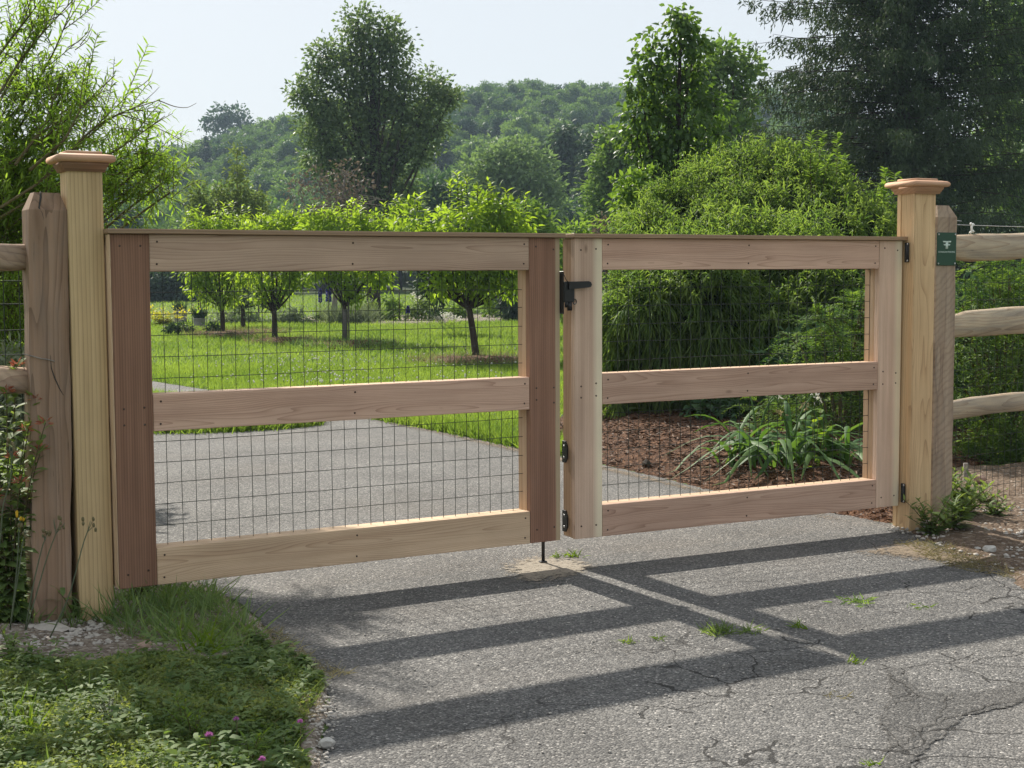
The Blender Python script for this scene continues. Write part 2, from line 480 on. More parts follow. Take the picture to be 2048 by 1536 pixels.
M['l_pink'] = leafmat('clover_petal', (.45, .13, .38), (.62, .28, .55), .3, (1.2, 1.1, 1.2))
M['l_white'] = leafmat('white_petal', (.55, .56, .48), (.80, .80, .72), .3, (1.1, 1.1, 1.0))
M['l_blue'] = leafmat('deep_blue_petal', (.020, .016, .14), (.055, .045, .28), .3, (1.2, 1.2, 1.4))
M['l_yellow'] = leafmat('yellow_green_leaf', (.26, .29, .03), (.38, .38, .05), .5, (1.7, 1.5, .6))
M['l_orange'] = leafmat('yellow_petal', (.60, .40, .03), (.75, .50, .05), .3, (1.1, 1.0, .6))
M['chip'] = leafmat('bark_chip', (.042, .024, .015), (.185, .110, .066), 0)

# ground materials
def groundmat(name, stops, scale, detail=5, rough=.95, bump=.02, fine=0, fstops=None):
    m, t, n, l, b = newmat(name)
    v = objvec(n, l, False)
    f = noise_(n, l, v, scale, detail, .7)
    rp = ramp(n, stops)
    l.new(f, rp.inputs[0])
    col = rp.outputs[0]
    h = f
    if fine:
        vo = n.new('ShaderNodeTexVoronoi')
        vo.inputs['Scale'].default_value = fine
        l.new(v, vo.inputs['Vector'])
        s = n.new('ShaderNodeSeparateColor'); l.new(vo.outputs['Color'], s.inputs[0])
        r2 = ramp(n, fstops)
        l.new(s.outputs[0], r2.inputs[0])
        col = mixc(n, l, .6, col, r2.outputs[0])
        h = math_(n, l, 'ADD', f, math_(n, l, 'MULTIPLY', vo.outputs['Distance'], -.6))
    l.new(col, b.inputs['Base Color'])
    b.inputs['Roughness'].default_value = rough
    b.inputs['Specular IOR Level'].default_value = .15
    bump_(n, l, h, .8, bump, b)
    return m
M['lawn'] = groundmat('lawn_ground', [(.3, (.045, .075, .022)), (.7, (.095, .135, .042))], 3.0)
M['soil'] = groundmat('soil', [(.3, (.085, .062, .045)), (.7, (.19, .15, .115))], 9, fine=90, fstops=[(0, (.06, .045, .032)), (.6, (.17, .13, .10)), (.9, (.30, .26, .22)), (1, (.42, .39, .35))])
M['gravelsoil'] = groundmat('gravelly_soil', [(.3, (.12, .095, .075)), (.7, (.25, .21, .17))], 7, fine=70, fstops=[(0, (.10, .08, .065)), (.5, (.22, .18, .145)), (.85, (.36, .32, .27)), (1, (.52, .49, .45))])
M['brownsoil'] = groundmat('brown_soil', [(.3, (.085, .06, .042)), (.7, (.17, .125, .09))], 6, fine=55, fstops=[(0, (.06, .042, .03)), (.55, (.14, .10, .072)), (.9, (.22, .17, .13)), (1, (.38, .34, .29))])
M['darksoil'] = groundmat('mossy_soil', [(.3, (.035, .045, .018)), (.7, (.085, .085, .045))], 14)
M['mulch'] = groundmat('bark_mulch', [(.3, (.030, .017, .011)), (.7, (.098, .056, .035))], 30, fine=60, fstops=[(0, (.03, .014, .008)), (.6, (.10, .048, .026)), (1, (.24, .13, .075))])
M['hill'] = groundmat('woodland_floor', [(.3, (.018, .035, .012)), (.7, (.04, .06, .022))], .2, bump=.2)

def asphalt(name, dark=1.0, ragged_edge=False):
    m, t, n, l, b = newmat(name)
    tc = n.new('ShaderNodeTexCoord'); v = tc.outputs['Object']
    def voro(sc, feat='F1'):
        vo = n.new('ShaderNodeTexVoronoi'); vo.feature = feat
        vo.inputs['Scale'].default_value = sc
        l.new(v, vo.inputs['Vector'])
        return vo
    v1 = voro(150); v2 = voro(62)
    s1 = n.new('ShaderNodeSeparateColor'); l.new(v1.outputs['Color'], s1.inputs[0])
    s2 = n.new('ShaderNodeSeparateColor'); l.new(v2.outputs['Color'], s2.inputs[0])
    r1 = ramp(n, [(0, (.062, .061, .061)), (.35, (.112, .110, .107)), (.75, (.172, .167, .158)), (.94, (.235, .228, .215)), (1, (.42, .40, .375))])
    l.new(s1.outputs[0], r1.inputs[0])
    col = r1.outputs[0]
    big = math_(n, l, 'MULTIPLY', math_(n, l, 'GREATER_THAN', s2.outputs[1], .925), math_(n, l, 'LESS_THAN', v2.outputs['Distance'], .36))
    r2 = ramp(n, [(0, (.05, .048, .046)), (.4, (.22, .21, .20)), (.8, (.42, .40, .37)), (1, (.62, .60, .56))])
    l.new(s2.outputs[2], r2.inputs[0])
    col = mixc(n, l, big, col, r2.outputs[0])
    lo = noise_(n, l, v, 1.3, 4, .6)
    lo2 = noise_(n, l, v, 9, 3, .6)
    k = math_(n, l, 'ADD', math_(n, l, 'MULTIPLY_ADD', lo, .95, .40), math_(n, l, 'MULTIPLY_ADD', noise_(n, l, v, 42, 2, .8), .9, math_(n, l, 'MULTIPLY_ADD', lo2, .30, -.45)))
    hv = n.new('ShaderNodeHueSaturation'); l.new(col, hv.inputs['Color'])
    l.new(math_(n, l, 'MULTIPLY', k, dark), hv.inputs['Value'])
    col = hv.outputs[0]
    # tan dust in low-frequency patches
    dn = noise_(n, l, v, .8, 3, .5)
    mr = n.new('ShaderNodeMapRange'); mr.inputs['From Min'].default_value = .52; mr.inputs['From Max'].default_value = .75
    l.new(dn, mr.inputs['Value'])
    col = mixc(n, l, math_(n, l, 'MULTIPLY', mr.outputs[0], .22), col, (.17, .145, .12))
    h = math_(n, l, 'ADD', math_(n, l, 'MULTIPLY', v1.outputs['Distance'], -.7), math_(n, l, 'MULTIPLY', v2.outputs['Distance'], -.5))
    # hairline cracks
    wn = n.new('ShaderNodeTexNoise'); wn.inputs['Scale'].default_value = 5; wn.inputs['Detail'].default_value = 4
    l.new(v, wn.inputs['Vector'])
    vm = n.new('ShaderNodeVectorMath'); vm.operation = 'SCALE'; vm.inputs['Scale'].default_value = .16
    l.new(wn.outputs['Color'], vm.inputs[0])
    va = n.new('ShaderNodeVectorMath'); va.operation = 'ADD'
    l.new(v, va.inputs[0]); l.new(vm.outputs[0], va.inputs[1])
    ve = n.new('ShaderNodeTexVoronoi'); ve.feature = 'DISTANCE_TO_EDGE'; ve.inputs['Scale'].default_value = 2.6
    l.new(va.outputs[0], ve.inputs['Vector'])
    ed = math_(n, l, 'LESS_THAN', ve.outputs['Distance'], .0095)
    cm = math_(n, l, 'GREATER_THAN', noise_(n, l, v, 1.1, 3, .6), .49)
    sep = n.new('ShaderNodeSeparateXYZ'); l.new(v, sep.inputs[0])
    near = n.new('ShaderNodeMapRange'); near.inputs['From Min'].default_value = .2; near.inputs['From Max'].default_value = .9
    l.new(math_(n, l, 'SUBTRACT', sep.outputs[0], math_(n, l, 'MULTIPLY', math_(n, l, 'SUBTRACT', sep.outputs[1], 5.4), .6)), near.inputs['Value'])
    ck = math_(n, l, 'MULTIPLY', math_(n, l, 'MULTIPLY', ed, cm), near.outputs[0])
    col = mixc(n, l, math_(n, l, 'MULTIPLY', ck, .85), col, (.018, .017, .016))
    h = math_(n, l, 'SUBTRACT', h, math_(n, l, 'MULTIPLY', ck, .8))
    l.new(col, b.inputs['Base Color'])
    b.inputs['Roughness'].default_value = .88
    b.inputs['Specular IOR Level'].default_value = .25
    bump_(n, l, h, .9, .006, b)
    if ragged_edge:
        a = n.new('ShaderNodeAttribute'); a.attribute_name = 'tint'
        e = math_(n, l, 'ADD', a.outputs['Fac'], math_(n, l, 'MULTIPLY_ADD', noise_(n, l, v, 14, 5, .7), 1.0, -.5))
        tr = n.new('ShaderNodeBsdfTransparent')
        mx = n.new('ShaderNodeMixShader')
        mr2 = n.new('ShaderNodeMapRange'); mr2.inputs['From Min'].default_value = .28; mr2.inputs['From Max'].default_value = .42
        l.new(e, mr2.inputs['Value'])
        l.new(mr2.outputs[0], mx.inputs[0]); l.new(tr.outputs[0], mx.inputs[1]); l.new(b.outputs[0], mx.inputs[2])
        l.new(mx.outputs[0], n['Material Output'].inputs['Surface'])
    return m
M['asphalt'] = asphalt('asphalt', .86)
M['asphalt_dark'] = asphalt('asphalt_dark_ragged', .60, True)  # darker asphalt copy with ragged see-through edges
def dustmat(name, c0, c1, sc=60):
    m, t, n, l, b = newmat(name)
    tc = n.new('ShaderNodeTexCoord'); v = tc.outputs['Object']
    f = noise_(n, l, v, sc, 5, .75)
    rp = ramp(n, [(.3, c0), (.7, c1)]); l.new(f, rp.inputs[0]); l.new(rp.outputs[0], b.inputs['Base Color'])
    b.inputs['Roughness'].default_value = .95
    a = n.new('ShaderNodeAttribute'); a.attribute_name = 'tint'
    e = math_(n, l, 'ADD', a.outputs['Fac'], math_(n, l, 'MULTIPLY_ADD', noise_(n, l, v, 34, 6, .85), 3.2, -1.9))
    mr2 = n.new('ShaderNodeMapRange'); mr2.inputs['From Min'].default_value = .25; mr2.inputs['From Max'].default_value = .55
    l.new(e, mr2.inputs['Value'])
    tr = n.new('ShaderNodeBsdfTransparent'); mx = n.new('ShaderNodeMixShader')
    l.new(mr2.outputs[0], mx.inputs[0]); l.new(tr.outputs[0], mx.inputs[1]); l.new(b.outputs[0], mx.inputs[2])
    l.new(mx.outputs[0], n['Material Output'].inputs['Surface'])
    bump_(n, l, f, .5, .004, b)
    return m
M['dust'] = dustmat('sandy_dust', (.17, .145, .11), (.34, .295, .235))
M['needles'] = dustmat('tan_debris', (.10, .075, .05), (.26, .20, .135), 80)

# ------------------------------------------------------------------ polygons
def inside(P, poly):
    x, y = P[:, 0], P[:, 1]
    c = np.zeros(len(P), bool)
    j = len(poly)-1
    for i in range(len(poly)):
        xi, yi = poly[i]; xj, yj = poly[j]
        k = ((yi > y) != (yj > y)) & (x < (xj-xi)*(y-yi)/(yj-yi+1e-12)+xi)
        c ^= k
        j = i
    return c
def edgedist(P, poly):
    d = np.full(len(P), 1e9)
    for i in range(len(poly)):
        a = np.array(poly[i]); b_ = np.array(poly[(i+1) % len(poly)])
        ab = b_-a
        t = np.clip(((P-a)@ab)/(ab@ab+1e-12), 0, 1)
        d = np.minimum(d, np.linalg.norm(P-(a+t[:, None]*ab), axis=1))
    return d
def gpoly(pxs): return [tuple(gnd(*p)[:2]) for p in pxs]
def scatter(poly, n):
    p = np.array(poly)
    lo, hi = p.min(0), p.max(0)
    out = np.zeros((0, 2))
    while len(out) < n:
        q = rng.uniform(lo, hi, (n*2, 2))
        out = np.vstack([out, q[inside(q, poly)]])
    return out[:n]
def vnoise(P, sc, seed=0.0):
    return np.array([noise.noise((p[0]*sc+seed, p[1]*sc-seed, seed)) for p in P])
def patch(name, poly, res, mat, hfun=None, fall=.1, kind='structure', z0=.004):
    """grid sheet inside poly; tint = 0 at the border, 1 inside; hfun(P, e) -> height"""
    p = np.array(poly)
    lo, hi = p.min(0)-res, p.max(0)+res
    nx, ny = int((hi[0]-lo[0])/res)+2, int((hi[1]-lo[1])/res)+2
    gx, gy = np.meshgrid(lo[0]+np.arange(nx)*res, lo[1]+np.arange(ny)*res)
    P = np.c_[gx.ravel(), gy.ravel()]
    ins = inside(P, poly)
    e = np.where(ins, np.clip(edgedist(P, poly)/fall, 0, 1), 0)
    z = np.full(len(P), z0)
    if hfun is not None: z = z+hfun(P, e)*(e > 0)
    idx = np.arange(len(P)).reshape(ny, nx)
    q = np.stack([idx[:-1, :-1], idx[:-1, 1:], idx[1:, 1:], idx[1:, :-1]], -1).reshape(-1, 4)
    q = q[ins[q].any(1)]
    u, inv = np.unique(q, return_inverse=True)
    out = ~ins[u]
    z = np.where(ins, z, -.03 if hfun is not None else z0)
    me = mesh_np(name, np.c_[P[u], z[u]], quads=inv.reshape(-1, 4), tint=e[u], smooth=True)
    return obj(name, me, mat, kind=kind)

# ================================================================== SETTING
# ground sheet to the horizon
xs = np.unique(np.concatenate([np.linspace(-900, -40, 14), np.linspace(-40, 40, 41), np.linspace(40, 900, 14)]))
ys = np.unique(np.concatenate([np.linspace(-60, -6, 8), np.linspace(-6, 60, 34), np.linspace(60, 1800, 30)]))
gx, gy = np.meshgrid(xs, ys)
idx = np.arange(gx.size).reshape(gx.shape)
q = np.stack([idx[:-1, :-1], idx[:-1, 1:], idx[1:, 1:], idx[1:, :-1]], -1).reshape(-1, 4)
obj('ground', mesh_np('ground', np.c_[gx.ravel(), gy.ravel(), np.zeros(gx.size)], quads=q), M['lawn'], kind='structure')

# driveway
left_front = gpoly([(640, 1900), (640, 1536), (645, 1470), (660, 1395), (615, 1330), (560, 1285), (515, 1235), (455, 1195), (395, 1165)])
drive = [(-.30, .6)] + left_front + [(-1.75, 6.9), (-2.3, 8.4), (-2.9, 10.2), (-3.5, 12.2)] + gpoly([(305, 867), (400, 865), (480, 863), (560, 858), (640, 851)]) \
    + [(-1.95, 14.2), (-2.7, 15.4), (-4.36, 17.1), (-7.5, 18.6), (-12, 19.6), (-12, 22), (-7.6, 20.7), (-4.84, 19.0)] \
    + gpoly([(400, 778), (520, 795), (740, 838), (850, 858), (950, 878), (1050, 900), (1205, 931), (1320, 956), (1440, 986), (1600, 1015), (1790, 1050)]) \
    + gpoly([(1850, 1082), (1920, 1112), (2000, 1140), (2060, 1185), (2200, 1260), (2500, 1400)]) + [(4.2, 3.2), (4.2, .6)]
dd = []
for i in range(len(drive)):
    a, b_ = np.array(drive[i]), np.array(drive[(i+1) % len(drive)])
    k = max(1, int(min(np.linalg.norm(b_-a), 3)/.06))
    for j in range(k):
        p = a+(b_-a)*j/k
        dd.append(p+(rng.normal(size=2)*.008 if j else 0))
bm = bmesh.new()
fv = [bm.verts.new((p[0], p[1], .004)) for p in dd]
bm.faces.new(fv)
bmesh.ops.triangulate(bm, faces=bm.faces[:])
driveway = obj('driveway', bm_mesh('driveway', bm), M['asphalt'], kind='structure')
if driveway.data.polygons[0].normal.z < 0: driveway.data.flip_normals()

# hill
def hill_h(X, Y):
    az = np.degrees(np.arctan2(X, Y))
    prof = np.interp(az, [-30, -17, -14.5, -12, -10.3, -9, -5, -1, 2, 6, 12, 25], [17, 19, 21.3, 23.6, 25.5, 29.5, 34, 36.3, 36.7, 36.5, 33, 26])
    t = np.clip((np.hypot(X, Y)-125)/(330-125), 0, 1.35)
    s = np.where(t < 1, t*t*(3-2*t), 1-(t-1)*.8)
    return prof*s
hx, hy = np.meshgrid(np.linspace(-260, 260, 66), np.linspace(110, 460, 45))
hz = hill_h(hx, hy)-.4
idx = np.arange(hx.size).reshape(hx.shape)
q = np.stack([idx[:-1, :-1], idx[:-1, 1:], idx[1:, 1:], idx[1:, :-1]], -1).reshape(-1, 4)
obj('hill', mesh_np('hill', np.c_[hx.ravel(), hy.ravel(), hz.ravel()], quads=q, smooth=True), M['hill'], kind='structure')

# soil and mulch
def lumps(a, sc, s):
    return lambda P, e: np.minimum(e*2, 1)*(a*.6+a*(vnoise(P, sc, s)+.5*vnoise(P, sc*3, s+3)))
soil_l_poly = gpoly([(-500, 1140), (-80, 1130), (120, 1180), (230, 1150), (380, 1160), (450, 1190), (520, 1240), (560, 1285), (620, 1330), (665, 1390), (650, 1470), (645, 1560), (645, 1800), (-600, 1800)])
patch('soil_verge', soil_l_poly, .035, M['gravelsoil'], lumps(.022, 5, 1.3), .12)
soil_r_poly = gpoly([(1785, 1035), (1800, 1062), (1860, 1086), (1920, 1114), (1990, 1140), (2050, 1186), (2200, 1260), (2500, 1390)]) + [(6, 5), (7, 9), (5.5, 10.8)] + gpoly([(2150, 925), (1900, 935), (1815, 985)])
patch('gravel_verge', soil_r_poly, .05, M['brownsoil'], lumps(.03, 3, 4.1), .2)
mulch_poly = gpoly([(1150, 905), (1205, 931), (1320, 957), (1440, 987), (1600, 1017), (1790, 1052), (1840, 1010), (1900, 958)]) + [(4.2, 11.5), (4.4, 14.5), (3, 15.8), (1.3, 15.5), (.5, 14.2), (.35, 12.5)]
def mulch_h(P, e): return .16*np.minimum(e, 1)+.02*vnoise(P, 6, 2)+.012*vnoise(P, 17, 5)
patch('mulch_bed', mulch_poly, .06, M['mulch'], mulch_h, .7)

patch('cover_soil', gpoly([(-110, 1338), (60, 1318), (190, 1328), (320, 1312), (420, 1325), (520, 1312), (615, 1340), (655, 1385), (622, 1440), (598, 1490), (628, 1540), (640, 1660), (-140, 1660)]), .03, M['darksoil'], lambda P, e: .022*np.minimum(e*1.5, 1)+.008*vnoise(P, 9, 4), .08, z0=.002)
# decals on the asphalt
patch('dark_patch', gpoly([(1760, 1330), (1810, 1345), (1850, 1385), (1940, 1385), (2048, 1365), (2100, 1380), (2040, 1420), (1940, 1440), (1900, 1480), (1840, 1530), (1800, 1580), (1720, 1580), (1765, 1500), (1745, 1440), (1770, 1390)]), .02, M['asphalt_dark'], None, .07, z0=.008)
patch('dust_patch', gpoly([(960, 1135), (1010, 1115), (1080, 1105), (1180, 1115), (1250, 1135), (1190, 1160), (1080, 1180), (990, 1170)]), .02, M['dust'], None, .2, z0=.0085)
patch('debris_patch', gpoly([(1640, 1108), (1740, 1084), (1830, 1068), (1980, 1110), (2070, 1150), (2200, 1230), (2100, 1215), (1980, 1160), (1850, 1135), (1740, 1122)]), .03, M['needles'], None, .25, z0=.009)
patch('gravel_edge', gpoly([(560, 1270), (520, 1225), (455, 1185), (395, 1155), (330, 1165), (480, 1260), (600, 1350), (690, 1350), (640, 1320)]), .02, M['needles'], None, .1, z0=.0095)
patch('drive_edge_dust', [(p[0], p[1]) for p in gpoly([(740, 836), (850, 855), (1050, 896), (1205, 927), (1440, 983), (1700, 1035), (1700, 1055), (1440, 1003), (1205, 948), (1050, 915), (850, 868), (740, 845)])], .04, M['needles'], None, .16, z0=.0075)
# long cracks
def crack(pxs, wd):
    P = [gnd(*p)[:2] for p in pxs]
    pts = []
    for a, b_ in zip(P[:-1], P[1:]):
        k = max(2, int(np.linalg.norm(b_-a)/.03))
        for j in range(k):
            pts.append(a+(b_-a)*j/k+rng.normal(size=2)*.009)
    pts = np.array(pts+[P[-1]])
    T = unit(np.gradient(pts, axis=0)); S = np.c_[-T[:, 1], T[:, 0]]
    ww = wd*.55*rng.uniform(.25, 1, len(pts)); ww[0] = ww[-1] = .0005
    V = np.vstack([np.c_[pts-S*ww[:, None], np.full(len(pts), .0105)], np.c_[pts+S*ww[:, None], np.full(len(pts), .0105)]])
    n_ = len(pts)
    qd = [(i, i+1, n_+i+1, n_+i) for i in range(n_-1)]
    obj('crack', mesh_np('crack', V, quads=qd), M['crackm'], driveway)
M['crackm'] = plain('dark_crack', (.045, .042, .038), .95)  # even dark colour of the crack ribbons
crack([(960, 1345), (1120, 1312), (1250, 1292), (1390, 1272), (1545, 1268)], .005)
crack([(1430, 1345), (1570, 1325), (1700, 1332), (1850, 1310)], .004)
crack([(1740, 1520), (1790, 1500), (1850, 1460), (1930, 1430), (2040, 1405)], .006)
crack([(1770, 1350), (1840, 1395), (1790, 1415)], .005)
crack([(1840, 1395), (1885, 1410), (1900, 1395), (1880, 1430), (1870, 1455)], .004)
crack([(1770, 1460), (1810, 1510)], .004)
crack([(1590, 1225), (1700, 1205), (1780, 1200)], .003)
crack([(1720, 1180), (1830, 1160), (1940, 1150)], .003)

# ================================================================== GATE
A0, YA = np.array([-1.5958, 5.6835]), .5102
B0, YB = np.array([.2979, 6.7219]), .4777
def board(parent, name, u0, u1, z0, z1, y0, y1, mat, bev=.0025, label=None):
    """board in the leaf's own frame; its long axis is the mesh's X"""
    lu, lz, ly = u1-u0, z1-z0, y1-y0
    c = Matrix.Translation(((u0+u1)/2, (y0+y1)/2, (z0+z1)/2))
    if lu >= lz:
        me = box_mesh(name, lu, ly, lz, bev)
        mx = c
    else:
        me = box_mesh(name, lz, ly, lu, bev)
        mx = c @ Matrix.Rotation(-math.pi/2, 4, 'Y') @ Matrix.Rotation(math.pi, 4, 'X')
    o = obj(name, me, mat, parent, mx)
    if label: o['label'] = label
    return o
def screws(parent, pts, r=.0045):
    mb = MB()
    a = np.arange(7)*2*np.pi/7
    for (u, z, y) in pts:
        V = np.c_[u+r*np.cos(a), np.full(7, y-.0012), z+r*np.sin(a)]
        mb.add(np.vstack([V, np.c_[V[:, 0], V[:, 1]+.003, V[:, 2]], [[u, y-.0012, z]]]),
               [(j, (j+1) % 7, 7+(j+1) % 7, 7+j) for j in range(7)], [(14, (j+1) % 7, j) for j in range(7)])
    o = obj('screw_heads', mb.mesh('screw_heads'), M['screw'], parent)
    o['kind'] = 'stuff'
def wire_panel(parent, u0, u1, z0, z1, y, du=.061, dz=.0875, uo=.03, zo=.03, r=.0015, name='wire_mesh', wob=.003):
    mb = MB()
    u = u0+uo
    while u < u1:
        k = 9
        zz = np.linspace(z0, z1, k)
        off = np.cumsum(rng.normal(0, wob*.35, k)); off -= off.mean()
        mb.tube(np.c_[u+off, np.full(k, y), zz], r, 5, False)
        u += du
    z = z1-zo
    while z > z0:
        k = 15
        uu = np.linspace(u0, u1, k)
        off = np.cumsum(rng.normal(0, wob*.3, k)); off -= off.mean()
        mb.tube(np.c_[uu, np.full(k, y+.0028), z+off], r, 5, False)
        z -= dz
    return obj(name, mb.mesh(name), M['wire'], parent)

T1 = .036; T2 = .115
def make_leaf(label, P0, yaw, L, s0, s1, zt, zm, zb, mats):
    g = thing('gate_leaf', label, 'gate', (P0[0], P0[1], 0), yaw, 'double gate leaves')
    zlo, zhi = zb[0], zt[1]
    board(g, 'stile', 0, s0, zlo, zhi, 0, T1, mats[0])
    board(g, 'stile', s1, L, zlo, zhi, 0, T1, mats[1])
    e = .0015
    board(g, 'top_rail', s0+e, s1-e, zt[0], zt[1], .001, T1, mats[2])
    board(g, 'middle_rail', s0+e, s1-e, zm[0], zm[1], .001, T1, mats[3])
    board(g, 'bottom_rail', s0+e, s1-e, zb[0], zb[1], .001, T1, mats[4])
    c = T1+.001
    board(g, 'frame_stile', .001, s0-.001, zlo+.002, zhi-.002, c, T2, M['core'])
    board(g, 'frame_stile', s1+.001, L-.001, zlo+.002, zhi-.002, c, T2, M['core'])
    for z in (zt, zm, zb):
        board(g, 'frame_rail', s0, s1, z[0]+.002, z[1]-.002, c, T2-.001, M['cedar_tan'])
    board(g, 'cap_board', -.014, L+.02, zhi+.001, zhi+.021, -.024, T2+.02, M['cap'])
    wire_panel(g, s0-.02, s1+.02, zb[1]-.03, zt[0]+.03, .072)
    pts = []
    for (ua, ub) in ((.035, s0-.035), (s1+.035, L-.035)):
        for z in (zhi-.05, (zm[0]+zm[1])/2+.02, (zm[0]+zm[1])/2-.04, zlo+.06):
            pts += [(ua, z+rng.uniform(-.01, .01), 0), (ub, z+rng.uniform(-.01, .01), 0)]
    for z in (zt, zm, zb):
        for u in (s0+.03, (s0+s1)/2, s1-.03):
            pts += [(u, z[0]+.03, .001), (u+.003, z[1]-.03, .001)]
    screws(g, pts)
    return g
GL = make_leaf('left leaf of the double wooden gate, with dark reddish stiles and a black latch', A0, YA, 2.09, .153, 1.925,
               (1.421, 1.571), (.77, .922), (.135, .288), (M['cedar_dark'], M['cedar_dark_sap'], M['cedar_brown'], M['cedar'], M['cedar_tan']))
board(GL, 'edge_strip', -.0045, -.0008, .136, 1.570, .004, T2, M['cedar_tan'], .001)
GR = make_leaf('right leaf of the double wooden gate, with pale streaked stiles, hinged on the right post', B0, YB, 2.03, .1525, 1.8705,
               (1.421, 1.571), (.776, .925), (.135, .289), (M['cedar_pale'], M['cedar_pale'], M['cedar'], M['cedar'], M['cedar']))
# latch on the left leaf (frame of the left leaf)
lat = obj('latch', box_mesh('latch', .004, .05, .20, .0015), M['black'], GL, Matrix.Translation((2.0935, -.004, 1.315)))
def sub(par, name, me, mat, mx): return obj(name, me, mat, par, par_inv(par, mx))
def par_inv(par, mx): return par.matrix_basis.inverted() @ mx
obj('latch_body', box_mesh('latch_body', .055, .016, .098, .003), M['black'], lat, par_inv(lat, Matrix.Translation((2.121, -.030, 1.318))))
bm = bmesh.new()
prof = [(0, .014), (.11, .016), (.122, .010), (.126, 0), (.122, -.010), (.11, -.014), (0, -.022)]
vs0 = [bm.verts.new((x, -.005, z)) for x, z in prof]; vs1 = [bm.verts.new((x, .005, z)) for x, z in prof]
bm.faces.new(vs0); bm.faces.new(vs1[::-1])
for i in range(len(prof)):
    j = (i+1) % len(prof)
    bm.faces.new((vs0[j], vs0[i], vs1[i], vs1[j]))
obj('latch_handle', bm_mesh('latch_handle', bm), M['black'], lat, par_inv(lat, Matrix.Translation((2.112, -.044, 1.352))))
mb = MB()
a = np.linspace(0, 2*np.pi, 13)
mb.tube(np.c_[.009*np.cos(a), np.zeros(13), .012*np.sin(a)], .0028, 6, False)
obj('latch_ring', mb.mesh('latch_ring', True), M['black'], lat, par_inv(lat, Matrix.Translation((2.153, -.030, 1.272))))
mb = MB()
mb.tube([(0, 0, .075), (.012, 0, .05), (.03, -.004, .03)], .002, 5)
obj('latch_spring', mb.mesh('latch_spring', True), M['black'], lat, par_inv(lat, Matrix.Translation((2.10, -.02, 1.325))))
mb = MB()
mb.box((0, 0, -.012), .02, .012, .04)
mb.box((-.018, 0, -.002), .012, .012, .03)
obj('latch_catch', mb.mesh('latch_catch'), M['black'], lat, par_inv(lat, Matrix.Translation((2.125, -.030, 1.262))))
mb = MB()
mb.tube([(0, 0, 0), (0, 0, .5)], .0085, 10)
rod = obj('drop_rod', mb.mesh('drop_rod', True), M['black'], GL, Matrix.Translation((2.068, .127, .006)))
obj('rod_guide', box_mesh('rod_guide', .03, .03, .03, .003), M['black'], rod, par_inv(rod, Matrix.Translation((2.068, .13, .40))))
obj('rod_foot', box_mesh('rod_foot', .035, .028, .006, .002), M['black'], rod, par_inv(rod, Matrix.Translation((2.066, .127, .0125))))
obj('gap_bracket', box_mesh('gap_bracket', .022, .03, .034, .003), M['black'], GL, Matrix.Translation((2.1005, .09, .866)))
# plates on the free edge of the right leaf
def rounded_plate(name, l, h, th):
    bm = bmesh.new()
    c = l*.35
    prof = [(-l/2, -h/2), (l/2-c, -h/2), (l/2, -h/2+c*1.4), (l/2, h/2-c*1.4), (l/2-c, h/2), (-l/2, h/2)]
    a = [bm.verts.new((-th/2, x, z)) for x, z in prof]; b_ = [bm.verts.new((th/2, x, z)) for x, z in prof]
    bm.faces.new(a); bm.faces.new(b_[::-1])
    for i in range(6):
        j = (i+1) % 6
        bm.faces.new((a[j], a[i], b_[i], b_[j]))
    bmesh.ops.bevel(bm, geom=list(bm.edges), offset=.001, segments=1, affect='EDGES')
    return bm_mesh(name, bm)
pm = rounded_plate('edge_plate', .05, .105, .006)
bmh = MB(); bmh.blob((0, 0, 0), (.004, .006, .006), 8, 4, 0); bolt_me = bmh.mesh('bolt', True)
for z in (.548, .211):
    o = obj('edge_plate', pm, M['black'], GR, Matrix.Translation((-.004, .088, z)) @ Matrix.Rotation(math.pi, 4, 'Z') @ Matrix.Rotation(math.pi, 4, 'Z') @ Matrix.Scale(-1, 4, (0, 1, 0)))
    for dz in (.028, -.028):
        obj('bolt', bolt_me, M['bolt'], o, Matrix.Translation((-.004, -.002, dz)))
for z in (1.508, .208):
    o = obj('hinge', box_mesh('hinge', .010, .030, .105, .003), M['black'], GR, Matrix.Translation((2.036, -.026, z)))
    mb = MB(); mb.tube([(0, 0, -.045), (0, 0, .045)], .008, 10)
    obj('hinge_barrel', mb.mesh('hinge_barrel', True), M['black'], o, Matrix.Translation((-.004, -.004, 0)))
    for dz in (.044, -.044):
        obj('bolt', bolt_me, M['bolt'], o, Matrix.Translation((-.006, -.010, dz)))

